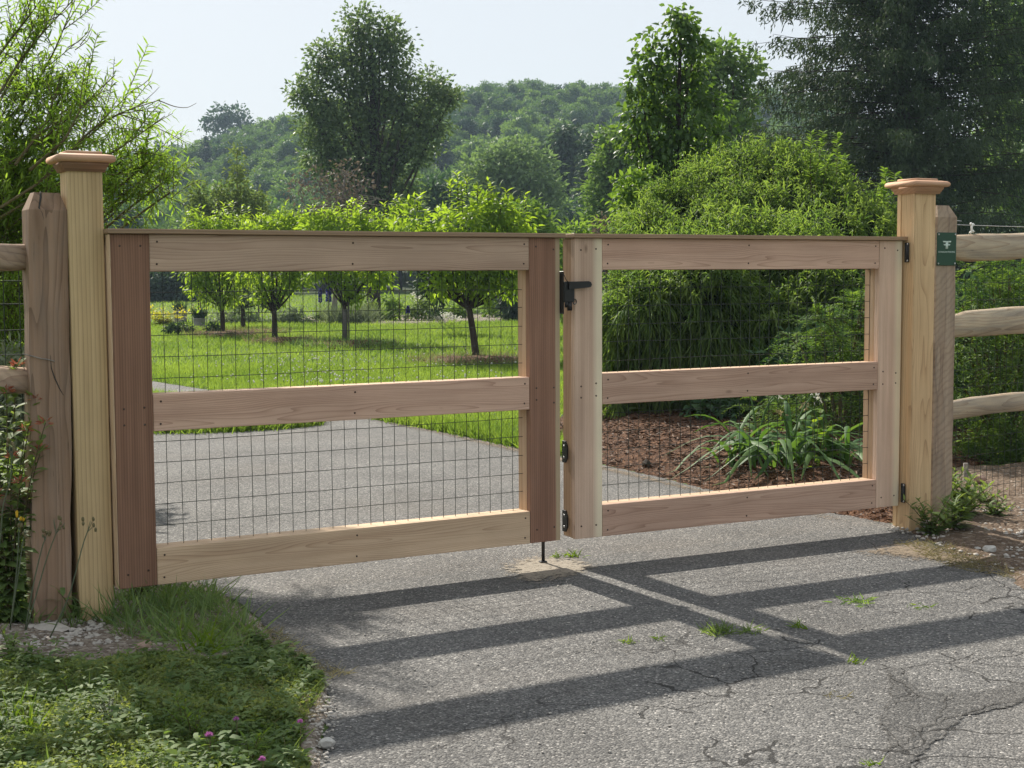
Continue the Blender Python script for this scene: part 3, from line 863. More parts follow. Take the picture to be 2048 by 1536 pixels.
# ------------------------------------------------------------------ gate posts
def square_loft(name, prof):
    V, Q = [], []
    for hw, z in prof:
        V += [(-hw, -hw, z), (hw, -hw, z), (hw, hw, z), (-hw, hw, z)]
    for k in range(len(prof)-1):
        for j in range(4):
            j2 = (j+1) % 4
            Q.append((k*4+j, k*4+j2, k*4+4+j2, k*4+4+j))
    Q.append((3, 2, 1, 0)); n_ = 4*(len(prof)-1)
    Q.append((n_, n_+1, n_+2, n_+3))
    return mesh_np(name, V, quads=Q)
def gate_post(label, frame, u0, u1, y0, y1, h, mat, capmat, seam):
    P0, yaw = frame
    cx, cy_ = (u0+u1)/2, (y0+y1)/2
    loc = P0+np.array([math.cos(yaw)*cx-math.sin(yaw)*cy_, math.sin(yaw)*cx+math.cos(yaw)*cy_])
    g = thing('gate_post', label, 'post', (loc[0], loc[1], 0), yaw, 'square gate posts')
    W_, D_ = u1-u0, y1-y0
    me = box_mesh('shaft', h+.1, D_, W_, .003, ((h+.1)/2-.1, 0, 0))
    mx = Matrix.Rotation(-math.pi/2, 4, 'Y') @ Matrix.Rotation(math.pi, 4, 'X')
    obj('shaft', me, mat, g, mx)
    if seam:     # wrapped corner boards: a proud strip on the left face
        board(g, 'corner_board', -W_/2-.006, -W_/2-.0005, 0.0, h-.002, -D_/2-.0005, -D_/2+.022, mat, .001)
        board(g, 'corner_board', -W_/2-.006, -W_/2-.0005, 0.0, h-.002, D_/2-.026, D_/2+.0005, mat, .001)
    s = W_/.138
    obj('cap_moulding', square_loft('cap_moulding', [(.066*s, 0), (.079*s, .001), (.080*s, .008), (.082*s, .010), (.087*s, .022), (.091*s, .027), (.092*s, .036)]), capmat[0], g, Matrix.Translation((0, 0, h-.004)))
    z = h+.0325
    cap = obj('cap', square_loft('cap', [(.095*s, 0), (.105*s, .0005), (.110*s, .003), (.1135*s, .008), (.1145*s, .014), (.1135*s, .020), (.110*s, .026), (.102*s, .030), (.080*s, .034)]), capmat[1], g, Matrix.Translation((0, 0, z)))
    obj('cap_top', square_loft('cap_top', [(.070*s, 0), (.070*s, .010), (.067*s, .012), (.0, .013)]), capmat[1], cap, Matrix.Translation((0, 0, .0335)))
    return g
gate_post('left gate post, straight-grained yellowish wood with a moulded flat cap', (A0, YA), -.148, -.011, .060, .197, 1.822, M['post_y'], (M['mould'], M['postcap']), False)
gate_post('right gate post, tan wrapped wood with a moulded flat cap and the gate hinges', (B0, YB), 2.044, 2.190, -.076, .054, 1.822, M['post_r'], (M['postcap'], M['postcap']), True)

# ------------------------------------------------------------------ split rail fences
def fence_post_mesh(name, w_, d_, h, ch, seed):
    bm = bmesh.new()
    ny = 14
    r_ = np.random.default_rng(seed)
    rings = []
    zs = list(np.linspace(-.1, h-ch, ny))+[h]
    for k, z in enumerate(zs):
        c = 0 if z < h-1e-6 else .03
        jit = r_.normal(0, .0022, 8)
        rings.append([bm.verts.new((z, sy*(d_/2-c)+jit[i], sx*(w_/2-c)+jit[i+4])) for i, (sx, sy) in enumerate(((-1, -1), (1, -1), (1, 1), (-1, 1)))])
    for a, b_ in zip(rings[:-1], rings[1:]):
        for j in range(4):
            bm.faces.new((a[j], a[(j+1) % 4], b_[(j+1) % 4], b_[j]))
    bm.faces.new(rings[0]); bm.faces.new(rings[-1])
    return bm_mesh(name, bm)
def rail_mesh(name, L, h0, h1, d_, seed, taper=.35, warp=.012):
    """split rail along X, tapering to a tenon at x=0"""
    r_ = np.random.default_rng(seed)
    n_ = 26
    xs_ = np.linspace(-.06, L, n_)
    V, Q = [], []
    k1 = r_.uniform(0, 6, 4)
    for i, x in enumerate(xs_):
        f = np.clip((x+.06)/taper, 0, 1); f = f*f*(3-2*f)
        h = h0+(h1-h0)*f
        d = d_*(.55+.45*f)
        up = warp*math.sin(x*2.3+k1[0])*f; 
        prof = [(-.5, -.42), (-.35, -.5), (.4, -.5), (.5, -.3), (.46, .3), (.2, .46), (-.15, .5), (-.5, .36)]
        for j, (py, pz) in enumerate(prof):
            wob = .05*math.sin(x*5+j*1.7+k1[1])+.03*math.sin(x*13+j*2.9+k1[2])+r_.normal(0, .012)
            V.append((x, py*d*(1+wob), pz*h*(1+wob)+up))
    m_ = 8
    for i in range(n_-1):
        for j in range(m_):
            j2 = (j+1) % m_
            Q.append((i*m_+j, (i+1)*m_+j, (i+1)*m_+j2, i*m_+j2))
    T = [(0, j, j+1) for j in range(1, m_-1)]+[((n_-1)*m_, (n_-1)*m_+j+1, (n_-1)*m_+j) for j in range(1, m_-1)]
    return mesh_np(name, V, T, Q)
# right fence: frame with X along the fence
FR_YAW = R(38)
pr = B0+np.array([math.cos(YB)*2.335+math.sin(YB)*.02, math.sin(YB)*2.335-math.cos(YB)*.02])
fr = thing('split_rail_fence', 'weathered split rail fence running off to the right of the gate, wire mesh behind', 'fence', (pr[0], pr[1], 0), YB)
obj('fence_post', fence_post_mesh('fence_post', .142, .13, 1.765, .065, 3), M['rough_r'], fr, Matrix.Translation((0, .075, 0)) @ Matrix.Rotation(-math.pi/2, 4, 'Y') @ Matrix.Rotation(math.pi, 4, 'X'))
rot = Matrix.Rotation(FR_YAW-YB, 4, 'Z')
for z, hh0, hh1, sd_, tilt in ((1.545, .115, .150, 21, .012), (1.095, .115, .155, 22, .045), (.625, .098, .108, 25, .012)):
    obj('rail', rail_mesh('rail', 3.0, hh0, hh1, .10, sd_), M['rail'], fr, Matrix.Translation((.06, .085, z)) @ rot @ Matrix.Rotation(-tilt, 4, 'Y'))
wp = wire_panel(fr, .0, 2.9, .06, 1.50, 0, .061, .10, .05, .06, .0013)
wp.matrix_basis = Matrix.Translation((.06, .16, 0)) @ rot
mb = MB()
uu = np.linspace(0, 2.9, 12)
mb.tube(np.c_[uu, np.zeros(12), 1.70-.012*np.sin(uu*1.1)+.01*uu], .0016, 5)
obj('top_wire', mb.mesh('top_wire'), M['bolt'], fr, Matrix.Translation((.06, .09, -.035)) @ rot)
mb = MB()
mb.tube([(0, 0, 0), (0, 0, .05)], .006, 7); mb.blob((-.010, 0, .002), .008, 6, 4, .1); mb.blob((.012, 0, .008), .009, 6, 4, .1)
mb.blob((.012, 0, .045), .009, 6, 4, .1); mb.blob((-.008, 0, .05), .008, 6, 4, .1)
obj('wire_insulator', mb.mesh('wire_insulator', True), M['white'], fr, Matrix.Translation((.06, .085, 0)) @ rot @ Matrix.Translation((.25, 0, 1.622)))
mb = MB(); mb.tube([(0, 0, 0), (.05, -.01, -.004)], .002, 5)
obj('nail', mb.mesh('nail'), M['bolt'], fr, Matrix.Translation((.068, .03, 1.685)))

# left fence
pl = A0+np.array([math.cos(YA)*(-.250)-math.sin(YA)*.15, math.sin(YA)*(-.250)+math.cos(YA)*.15])
fl = thing('split_rail_fence', 'brown rough-sawn rail fence at the left of the gate, weeds growing through it', 'fence', (pl[0], pl[1], 0), YA)
obj('fence_post', fence_post_mesh('fence_post', .152, .14, 1.735, .07, 8), M['rough_l'], fl, Matrix.Rotation(R(1.0), 4, 'Y') @ Matrix.Rotation(-math.pi/2, 4, 'Y') @ Matrix.Rotation(math.pi, 4, 'X'))
board(fl, 'light_block_board', .06, .125, 0.02, 1.60, .045, .062, M['rough_l'], .001)  # board added behind the post gap to block the sunlight
rl = Matrix.Rotation(math.pi, 4, 'Z')
for z, hh, sd_, tilt in ((1.485, .115, 31, -.03), (.985, .108, 32, .0), (.50, .108, 33, .0)):
    obj('rail', rail_mesh('rail', 2.4, hh*.85, hh, .09, sd_, .2), M['rail_l'], fl, Matrix.Translation((-.055, .02, z)) @ rl @ Matrix.Rotation(tilt, 4, 'Y'))
wp = wire_panel(fl, -2.2, -.03, .04, 1.46, .075, .061, .10, .0, .07, .0019)
mb = MB()
mb.tube([(.008, -.036, 1.737), (.006, -.048, 1.715), (-.006, -.069, 1.672), (.004, -.0705, 1.655), (.010, -.0705, 1.63), (.012, -.0705, 1.60)], [.004, .004, .0035, .0025, .002, .0008], 5)
mb.tube([(.020, -.0705, 1.09), (.022, -.071, 1.04), (.034, -.071, 1.0), (.052, -.071, .955), (.066, -.071, .93)], [.0008, .0016, .0024, .0016, .0008], 5)
obj('drying_crack', mb.mesh('drying_crack'), M['crackm'], fl, kind='stuff')
# pale twine tied round the post
mb = MB(); mb.tube([(-.09, -.074, .0), (-.05, -.078, -.012), (-.02, -.079, -.022), (.0, -.078, -.024), (.03, -.076, -.034)], .0022, 5)
obj('twine', mb.mesh('twine'), M['old_wood'], fl, Matrix.Translation((0.005, 0, 1.10)))

# sign on the right fence post
sg = thing('sign', 'small dark green fence company sign screwed to the right fence post', 'sign', (pr[0], pr[1], 1.527), YB)
obj('plate', box_mesh('plate', .140, .004, .180, .001), M['sign'], sg, Matrix.Translation((-.004, .0055, 0)))
def flat_boxes(lst, y=-.0005, th=.001):
    mb = MB()
    for (x, z, sx, sz) in lst: mb.box((x, y, z), sx, th, sz)
    return mb
mb = MB()
def para(x0, x1, z0, z1, sk):     # slanted-end bar
    V = [(x0+sk[0], -.001, z0), (x1+sk[1], -.001, z0), (x1, -.001, z1), (x0, -.001, z1)]
    V += [(a_, .003, c_) for a_, _, c_ in V]
    mb.add(V, [(0, 1, 2, 3), (7, 6, 5, 4), (0, 4, 5, 1), (1, 5, 6, 2), (2, 6, 7, 3), (3, 7, 4, 0)])
para(-.0085, -.0008, -.011, .024, (0, 0)); para(.0008, .0085, -.011, .024, (0, 0))
para(-.031, -.0086, .0235, .0315, (.005, 0)); para(.0086, .031, .0235, .0315, (0, -.005)); para(-.0085, .0085, .0241, .0315, (0, 0))
para(-.024, -.0086, .007, .0145, (.003, 0)); para(.0086, .024, .007, .0145, (0, -.003))
obj('emblem', mb.mesh('emblem'), M['signprint'], sg, Matrix.Translation((-.004, .003, .012)))
def lettering(txt, size, x, z):
    cu = bpy.data.curves.new('lettering', 'FONT')
    cu.body = txt; cu.size = size; cu.align_x = 'CENTER'; cu.extrude = .0004
    t_ = bpy.data.objects.new('tmp', cu); COL.objects.link(t_)
    dg = bpy.context.evaluated_depsgraph_get(); dg.update()
    me = bpy.data.meshes.new_from_object(t_.evaluated_get(dg))
    bpy.data.objects.remove(t_)
    o = obj('lettering', me, M['signprint'], sg, Matrix.Translation((x, .0028, z)) @ Matrix.Rotation(math.pi/2, 4, 'X'))
lettering('FLANAGAN FENCING', .0125, -.004, -.020)
mb = MB()
for x in (-.064, .056):
    for z in (-.079, .079): mb.blob((x, .002, z), (.0055, .003, .0055), 8, 4, 0)
obj('screw_heads', mb.mesh('screw_heads', True), M['bolt'], sg, kind='stuff')


# ================================================================== VEGETATION
def lobes_px(circ, Y, dy=.6):
    out = []
    for (px, py, r) in circ:
        rw = r*Y/FPX
        out.append((at(px, py, Y+rng.uniform(-dy, dy)*rw), rw))
    return np.array([o[0] for o in out]), np.array([o[1] for o in out])
def crown_leaves(C, Rr, ncl, per, clr, L, W, droop=.2, shell=2.4, outw=.7, hollow=.0, flat=.65, nb=.9):
    p = Rr**2/np.sum(Rr**2)
    li = rng.choice(len(C), ncl, p=p)
    d = rand_dirs(ncl)
    rad = Rr[li]*rng.uniform(hollow, 1, ncl)**(1/shell)
    cc = C[li]+d*rad[:, None]
    ct = rng.uniform(0, 1, ncl)
    n = ncl*per
    ci = np.repeat(np.arange(ncl), per)
    off = rng.normal(size=(n, 3))*clr*np.array([1, 1, flat])
    B = cc[ci]+off
    D = unit(unit(d[ci])*outw+unit(off)*.7+rng.normal(size=(n, 3))*.5+np.array([0, 0, -droop]))
    N = unit(np.array([0, 0, .55])+unit(off+.35*clr*unit(d[ci]))*nb+rng.normal(size=(n, 3))*.40)
    T = np.clip(ct[ci]*.6+rng.uniform(0, .4, n), 0, 1)
    return B, D, N, L*rng.uniform(.7, 1.3, n), W*rng.uniform(.75, 1.25, n), T, cc
def bez(a, b, c, n):
    t = np.linspace(0, 1, n)[:, None]
    return (1-t)**2*a+2*t*(1-t)*b+t*t*c
def limbs(mb, base, C, Rr, cc, r0, trunk_top, twigs=40, r1=.25, fork=.35, sides=6):
    """trunk to trunk_top, limbs to the lobes, twigs to leaf clusters"""
    base = np.asarray(base, float)
    tt = np.asarray(trunk_top, float)
    mid = (base+tt)/2+rng.normal(size=3)*r0*1.0
    tr = bez(base, mid, tt, 9)
    mb.tube(tr, np.linspace(r0, r0*.35, 9)*(1+np.array([.35, .1, 0, 0, 0, 0, 0, 0, 0])), sides+2)
    for c, r in zip(C, Rr):
        f = np.clip(fork+rng.uniform(0, .45), 0, .95)
        a = tr[int(f*8)]
        m_ = (a+c)/2+np.array([0, 0, -.12*np.linalg.norm(c-a)])+rng.normal(size=3)*.06*np.linalg.norm(c-a)
        mb.tube(bez(a, m_, c, 6), np.linspace(r0*.42, r0*.12, 6), sides, False)
    for k in rng.choice(len(cc), min(twigs, len(cc)), replace=False):
        j = np.argmin(np.linalg.norm(C-cc[k], axis=1))
        mb.tube(bez(C[j], (C[j]+cc[k])/2+rng.normal(size=3)*.08*Rr[j], cc[k], 4), np.linspace(r0*.12, r0*.03, 4), 4, False)
def tree_px(name, label, cat, base, circ, Y, ncl, per, clr, L, W, mat, barkm, r0, group=None, tpl=KITE, twigs=60, top=None, fork=.3, droop=.2, shell=2.4, dy=.6, trunk_top=None, hollow=0., outw=.7):
    C, Rr = lobes_px(circ, Y, dy)
    base = np.array([base[0], base[1], 0.0])
    g = thing(name, label, cat, base, 0, group)
    B, D, N, L_, W_, T, cc = crown_leaves(C, Rr, ncl, per, clr, L, W, droop, shell, outw, hollow)
    leafmesh('crown', B, D, N, L_, W_, T, tpl, mat, g, origin=base)
    mb = MB()
    tt = C[np.argmax(C[:, 2])] if trunk_top is None else np.asarray(trunk_top)
    limbs(mb, base, C, Rr, cc, r0, tt, twigs, fork=fork)
    for i in range(len(mb.v)): mb.v[i] = mb.v[i]-base
    obj('trunk', mb.mesh('trunk', True), barkm, g)
    return g, C, Rr

# ---------------------------------------------------------------- far woodland, every tree an object
def wood_variant(name, mats, seed, nl, H=12.0, Wd=5.0, conifer=False, leafs=4200, L=.52):
    r_ = np.random.default_rng(seed)
    C, Rr = [], []
    if conifer:
        for k in range(9):
            f = k/8
            C.append((r_.normal(0, .15), r_.normal(0, .15), 1.5+f*(H-2.2))); Rr.append((1-f)*Wd*.42+.35)
    else:
        for k in range(nl):
            a = r_.uniform(0, 2*np.pi); f = r_.uniform(0, 1)
            rr = Wd*.62*math.sqrt(f)
            C.append((rr*math.cos(a), rr*math.sin(a), H*.40+r_.uniform(0, 1)*H*.42*(1-.45*f))); Rr.append(r_.uniform(1.3, 2.3)*Wd/5)
    C, Rr = np.array(C), np.array(Rr)
    B, D, N, L_, W_, T, cc = crown_leaves(C, Rr, leafs//14, 14, .36, L, L*.62, .1 if not conifer else .6, 6.0, 1.0, nb=1.3)
    V, F = inst(B, D, N, L_, W_, KITE)
    # solid lobe cores below get the darkest tint, shade painted inside the crown
    T = np.repeat(T, 4)
    mb = MB()
    for c, r in zip(C, Rr): mb.blob(c, r*.70, 7, 5, .12)
    Vc = np.vstack(mb.v); Fc = [np.vstack(mb.t)]
    Qc = np.vstack(mb.q)
    tb = MB(); tb.tube([(0, 0, -1.5), (.1, 0, H*.3), (0, .1, H*.6)], [.28, .22, .12], 6)
    Vt = np.vstack(tb.v); Qt = np.vstack(tb.q); Tt = np.vstack(tb.t)
    n0, n1 = len(V), len(V)+len(Vc)
    F2 = np.vstack([F, Fc[0]+n0, Tt+n1]); Q2 = np.vstack([Qc+n0, Qt+n1])
    me = mesh_np(name, np.vstack([V, Vc, Vt]), F2, Q2, tint=np.concatenate([T, np.zeros(len(Vc)), np.zeros(len(Vt))]))
    me.materials.append(mats); me.materials.append(M['bark_dark'])
    mi = np.zeros(len(F2)+len(Q2), np.int32)
    mi[len(F)+len(Fc[0]):len(F2)] = 1; mi[len(F2)+len(Qc):] = 1
    me.polygons.foreach_set('material_index', mi)
    return me
WV = [wood_variant('woodland_tree', M['l_forest'], 1, 11), wood_variant('woodland_tree', M['l_forest2'], 2, 9, 11, 4.6),
      wood_variant('woodland_tree', M['l_forest'], 3, 13, 13, 5.6), wood_variant('woodland_tree', M['l_forest3'], 4, 10, 12, 5),
      wood_variant('woodland_tree', M['l_forest2'], 6, 12, 12.5, 5.4)]
WC = wood_variant('woodland_conifer', M['l_conifer'], 5, 9, 14, 5.5, True, 4200, .55)
pts = []
tries = 0
while len(pts) < 285 and tries < 60000:
    tries += 1
    az = R(rng.uniform(-21.5, 12.5)); rr = math.sqrt(rng.uniform(108**2, 338**2))
    if rng.uniform() > np.clip((rr-60)/180, .25, 1): continue
    x, y = rr*math.sin(az), rr*math.cos(az)
    sp = 5.0 if rr < 170 else 7.0
    if all((x-a)**2+(y-b)**2 > sp*sp for a, b, _ in pts): pts.append((x, y, rr))
hs = hill_h(np.array([p[0] for p in pts]), np.array([p[1] for p in pts]))
for (x, y, rr), h in zip(pts, hs):
    con = (rng.uniform() < .05)
    me = WC if con else WV[rng.integers(0, len(WV))]
    o = bpy.data.objects.new('woodland_conifer' if con else 'woodland_tree', me)
    COL.objects.link(o)
    s_ = rng.uniform(.50, .82)
    if rr < 150: s_ *= .95
    o.location = (x, y, max(0, h-.6)); o.rotation_euler = (0, 0, rng.uniform(0, 6.28)); o.scale = (s_*rng.uniform(.9, 1.12), s_*rng.uniform(.9, 1.12), s_)
    if con: tag(o, 'dark pointed conifer '+('low' if rr < 225 else 'high')+' on the far hill, '+('left of the oak' if x < -.13*y else 'right of the oak'), 'tree', 'conifers on the far hillside')
    else:
        azd = math.degrees(math.atan2(x, y))
        look = {0: 'mid-green', 1: 'light-green', 2: 'broad mid-green', 3: 'dark-green', 4: 'broad light-green'}[WV.index(me)]
        col_ = ('behind left post and willowy shrub' if azd < -14.5 else 'between left post and oak' if azd < -8.6 else 'behind the oak' if azd < -1.8 else 'between oak and pear tree' if azd < 4.2 else 'behind pear tree and spruce')
        row_ = 'at foot of' if rr < 165 else 'low on' if rr < 225 else 'high on' if rr < 285 else 'on crest of'
        tag(o, look+' tree '+row_+' far hill, '+col_, 'tree', 'woodland trees on the far hillside')

# the rest of the far wood, one mass behind and between them
fp = []
tries = 0
allp = [(a, b) for a, b, _ in pts]
while len(fp) < 620 and tries < 120000:
    tries += 1
    az = R(rng.uniform(-21.5, 13)); rr = math.sqrt(rng.uniform(112**2, 350**2))
    x, y = rr*math.sin(az), rr*math.cos(az)
    if all((x-a)**2+(y-b)**2 > 20 for a, b in allp): fp.append((x, y)); allp.append((x, y))
fp = np.array(fp)
fz_ = np.maximum(0, hill_h(fp[:, 0], fp[:, 1])-.8)
wm = bpy.data.meshes.new('far_wood')
wm.vertices.add(len(fp)); wm.vertices.foreach_set('co', np.c_[fp, fz_].astype(np.float32).ravel())
for nm, tp, vals in (('variant', 'INT', rng.integers(0, 5, len(fp)).astype(np.int32)), ('size', 'FLOAT', rng.uniform(.45, .8, len(fp)).astype(np.float32)), ('turn', 'FLOAT', rng.uniform(0, 6.28, len(fp)).astype(np.float32))):
    wm.attributes.new(nm, tp, 'POINT').data.foreach_set('value', vals)
fw = obj('far_wood', wm, M['l_forest'], kind='stuff')
gn = bpy.data.node_groups.new('far_wood', 'GeometryNodeTree')
gn.interface.new_socket('Geometry', in_out='INPUT', socket_type='NodeSocketGeometry')
gn.interface.new_socket('Geometry', in_out='OUTPUT', socket_type='NodeSocketGeometry')
gi = gn.nodes.new('NodeGroupInput'); go_ = gn.nodes.new('NodeGroupOutput'); jn = gn.nodes.new('GeometryNodeJoinGeometry')
def nattr(nm, tp):
    a = gn.nodes.new('GeometryNodeInputNamedAttribute'); a.data_type = tp; a.inputs['Name'].default_value = nm
    return a.outputs['Attribute']
va_, sa_, ta_ = nattr('variant', 'INT'), nattr('size', 'FLOAT'), nattr('turn', 'FLOAT')
cx = gn.nodes.new('ShaderNodeCombineXYZ'); gn.links.new(ta_, cx.inputs[2])
for k, me_ in enumerate(WV):
    src = next((o for o in COL.objects if o.data is me_), None)
    if src is None: continue
    oi_ = gn.nodes.new('GeometryNodeObjectInfo'); oi_.transform_space = 'ORIGINAL'; oi_.inputs['Object'].default_value = src
    ip = gn.nodes.new('GeometryNodeInstanceOnPoints')
    cmp_ = gn.nodes.new('FunctionNodeCompare'); cmp_.data_type = 'INT'; cmp_.operation = 'EQUAL'
    gn.links.new(va_, cmp_.inputs[2]); cmp_.inputs[3].default_value = k
    gn.links.new(gi.outputs[0], ip.inputs['Points']); gn.links.new(cmp_.outputs[0], ip.inputs['Selection'])
    gn.links.new(oi_.outputs['Geometry'], ip.inputs['Instance'])
    gn.links.new(cx.outputs[0], ip.inputs['Rotation']); gn.links.new(sa_, ip.inputs['Scale'])
    gn.links.new(ip.outputs[0], jn.inputs[0])
gn.links.new(jn.outputs[0], go_.inputs[0])
fw.modifiers.new('wood', 'NODES').node_group = gn

# tree standing above the ridge with sky showing through
tree_px('ridge_tree', 'domed dark tree on the ridge skyline with sky showing through its crown', 'tree', at(455, 262, 325)[:2],
        [(430, 240, 16), (450, 226, 16), (475, 228, 15), (490, 244, 15), (462, 246, 14), (415, 250, 10), (505, 254, 9), (445, 258, 18), (480, 260, 18)], 325, 150, 12, .6, .8, .5, M['l_forest3'], M['bark_dark'], .3, shell=6)

# pale rounded tree, dark conifers, green trees of the middle distance
tree_px('pale_tree', 'pale grey-green rounded tree in the middle distance right of the tall oak', 'tree', at(1020, 470, 100)[:2],
        [(1010, 330, 45), (960, 350, 45), (1060, 345, 45), (940, 400, 42), (1000, 390, 60), (1075, 395, 45), (1100, 370, 25), (960, 440, 45), (1050, 440, 50), (1110, 415, 22), (1000, 300, 22), (1045, 305, 22)], 100, 620, 12, .40, .42, .24, M['l_pale'], M['bark'], .22, shell=3.5)
tree_px('dark_conifer', 'tall dark blue-green conifer behind the pale rounded tree', 'tree', at(1135, 470, 125)[:2],
        [(1130, 262, 14), (1128, 285, 22), (1132, 315, 30), (1140, 350, 36), (1135, 390, 42), (1140, 430, 46), (1165, 300, 16), (1170, 340, 22), (1100, 300, 12)], 125, 420, 12, .45, .6, .26, M['l_conifer'], M['bark_dark'], .3, droop=.9, shell=3)
tree_px('dark_conifer', 'smaller dark conifer right beside the tall blue-green one', 'tree', at(1185, 470, 118)[:2],
        [(1190, 270, 12), (1190, 300, 20), (1192, 340, 26), (1188, 390, 32), (1190, 440, 34)], 118, 240, 12, .42, .6, .26, M['l_conifer'], M['bark_dark'], .25, droop=.9, shell=3)
tree_px('dark_tree', 'low dark bushy tree between the oak and the pale rounded tree', 'tree', at(890, 470, 92)[:2],
        [(885, 380, 30), (860, 410, 34), (905, 420, 34), (880, 450, 40), (925, 460, 26)], 92, 260, 12, .38, .42, .26, M['l_forest3'], M['bark_dark'], .2, shell=3)
tree_px('green_tree', 'mid-green leafy tree just left of the tall pear tree, dense to the ground', 'tree', at(1235, 480, 62)[:2],
        [(1235, 300, 34), (1215, 340, 34), (1265, 300, 40), (1260, 360, 50), (1205, 390, 34), (1240, 420, 50), (1200, 440, 30), (1290, 430, 45), (1300, 350, 40), (1220, 270, 16)], 62, 900, 12, .22, .24, .15, M['l_forest2'], M['bark'], .18, shell=3)
tree_px('airy_tree', 'airy light-green tree with thin limbs between pear tree and spruce', 'tree', at(1440, 480, 44)[:2],
        [(1440, 120, 34), (1405, 150, 30), (1470, 150, 30), (1440, 200, 36), (1490, 200, 28), (1395, 210, 26), (1460, 260, 45), (1410, 300, 50), (1480, 340, 50), (1500, 130, 16)], 44, 520, 11, .20, .20, .13, M['l_forest2'], M['bark'], .15, shell=3, twigs=120)
tree_px('broadleaf_tree', 'light-green broadleaf tree at the right edge behind the spruce', 'tree', at(2060, 500, 50)[:2],
        [(1990, 30, 60), (2050, 20, 70), (2040, 120, 80), (1980, 140, 50), (2060, 220, 80), (2000, 240, 60), (2050, 330, 90), (1990, 380, 70), (2130, 100, 100), (2130, 260, 100), (2100, 420, 90)], 50, 1500, 12, .24, .22, .14, M['l_forest2'], M['bark'], .25, shell=3, twigs=120)
tree_px('understory_tree', 'dark low woodland tree filling the shade left of the spruce foot', 'tree', at(1500, 480, 52)[:2],
        [(1480, 330, 50), (1530, 360, 60), (1500, 420, 60), (1580, 420, 60), (1420, 420, 50)], 52, 420, 12, .25, .26, .16, M['l_forest3'], M['bark_dark'], .2, shell=3)

# the tall oak in the middle
tree_px('oak_tree', 'tall dark-green oak with an irregular crown against the pale sky', 'tree', at(745, 480, 60)[:2],
        [(715, 45, 34), (700, 90, 36), (760, 60, 36), (790, 100, 36), (745, 120, 45), (650, 110, 32), (690, 150, 45), (635, 145, 22), (815, 150, 28), (770, 170, 45), (800, 200, 34), (720, 210, 48), (650, 200, 40), (610, 190, 30), (595, 180, 20), (640, 250, 48), (690, 270, 48), (760, 250, 50), (860, 170, 34), (880, 195, 32), (905, 195, 18), (840, 230, 40), (870, 250, 25), (820, 290, 45), (740, 320, 55), (640, 310, 36), (680, 350, 45), (780, 360, 48), (850, 300, 28), (720, 410, 45), (780, 430, 42), (830, 400, 26)],
        60, 1500, 17, .21, .19, .115, M['l_oak'], M['bark_dark'], .24, twigs=260, trunk_top=at(742, 90, 60), shell=3.2, fork=.2)
# dead brown tree
g, C, Rr = tree_px('dead_tree', 'half-bare brown dead tree left of the oak trunk', 'tree', at(665, 478, 50)[:2],
        [(690, 350, 34), (640, 370, 30), (680, 400, 42), (630, 420, 26), (700, 430, 36), (600, 380, 20), (725, 380, 20)], 50, 150, 7, .22, .15, .08, M['l_dead'], M['deadbark'], .09, twigs=170, shell=2.5)
mb = MB()
o0 = np.array([*at(665, 478, 50)[:2], 0])
for k in range(26):
    a = at(660+rng.uniform(-40, 50), 400+rng.uniform(-20, 30), 50)
    b_ = a+np.array([rng.uniform(-1.4, 1.5), rng.uniform(-.3, .3), rng.uniform(-.3, 1.0)])
    m_ = (a+b_)/2+rng.normal(size=3)*.15
    mb.tube(bez(a, m_, b_, 6)-o0, np.linspace(.022, .008, 6), 4, False)
obj('bare_branches', mb.mesh('bare_branches'), M['deadbark'], g)

# slender light-green trees at the left
for lab, x0, top, wd in (('slender light-green tree, left one of the pointed pair above the young row', 398, 352, 22), ('slender light-green tree, tallest pointed one above the young row', 476, 290, 26),
                         ('short light-green tree between the two pointed ones', 440, 352, 20), ('short rounded light-green tree right of the tallest pointed one', 515, 368, 22)):
    circ = []
    for f in np.linspace(0, 1, 9):
        circ.append((x0+rng.uniform(-4, 4), top+8+f*(480-top), 4+(wd-7)*min(1, f*1.5)))
    tree_px('slender_tree', lab, 'tree', at(x0, 500, 46)[:2], circ, 46, 210, 11, .13, .14, .075, M['l_slender'], M['bark'], .022, group='slender light-green trees', shell=2.6, twigs=16)

# hedge and dark foliage far left
def bush(name, label, cat, base, circ, Y, ncl, per, clr, L, W, mat, group=None, tpl=KITE, core=True, droop=.2, shell=3.0, corem=None):
    C, Rr = lobes_px(circ, Y)
    C[:, 2] = np.maximum(C[:, 2], .0)
    base = np.array([base[0], base[1], 0.0])
    g = thing(name, label, cat, base, 0, group)
    B, D, N, L_, W_, T, cc = crown_leaves(C, Rr, ncl, per, clr, L, W, droop, shell, .9)
    k = B[:, 2] > .0
    leafmesh('foliage', B[k], D[k], N[k], L_[k], W_[k], T[k], tpl, mat, g, origin=base)
    mb = MB()
    if core:
        for c, r in zip(C, Rr):
            mb.tube([base*np.array([1, 1, 0]), c], [r*.05+.004, r*.03], 5, False)
    else:
        for k in range(6): mb.tube([base, cc[k]], [.006, .003], 4, False)
    for i in range(len(mb.v)): mb.v[i] = mb.v[i]-base
    obj('stems', mb.mesh('stems'), M['bark_dark'], g)
    return g
bush('evergreen_hedge', 'dark evergreen hedge at the far end of the lawn on the left', 'hedge', gnd(330, 600)[:2],
     [(x, y, 16) for x in range(215, 390, 16) for y in (562, 580, 592)], 78, 700, 12, .22, .28, .18, M['l_conifer'], shell=6)
bush('evergreen_hedge', 'dark hedge beyond the lawn behind the young trees on the left', 'hedge', at(330, 540, 84)[:2],
     [(x, y, 26) for x in range(205, 400, 24) for y in (500, 530, 555)], 86, 700, 12, .3, .36, .22, M['l_forest3'], shell=6)

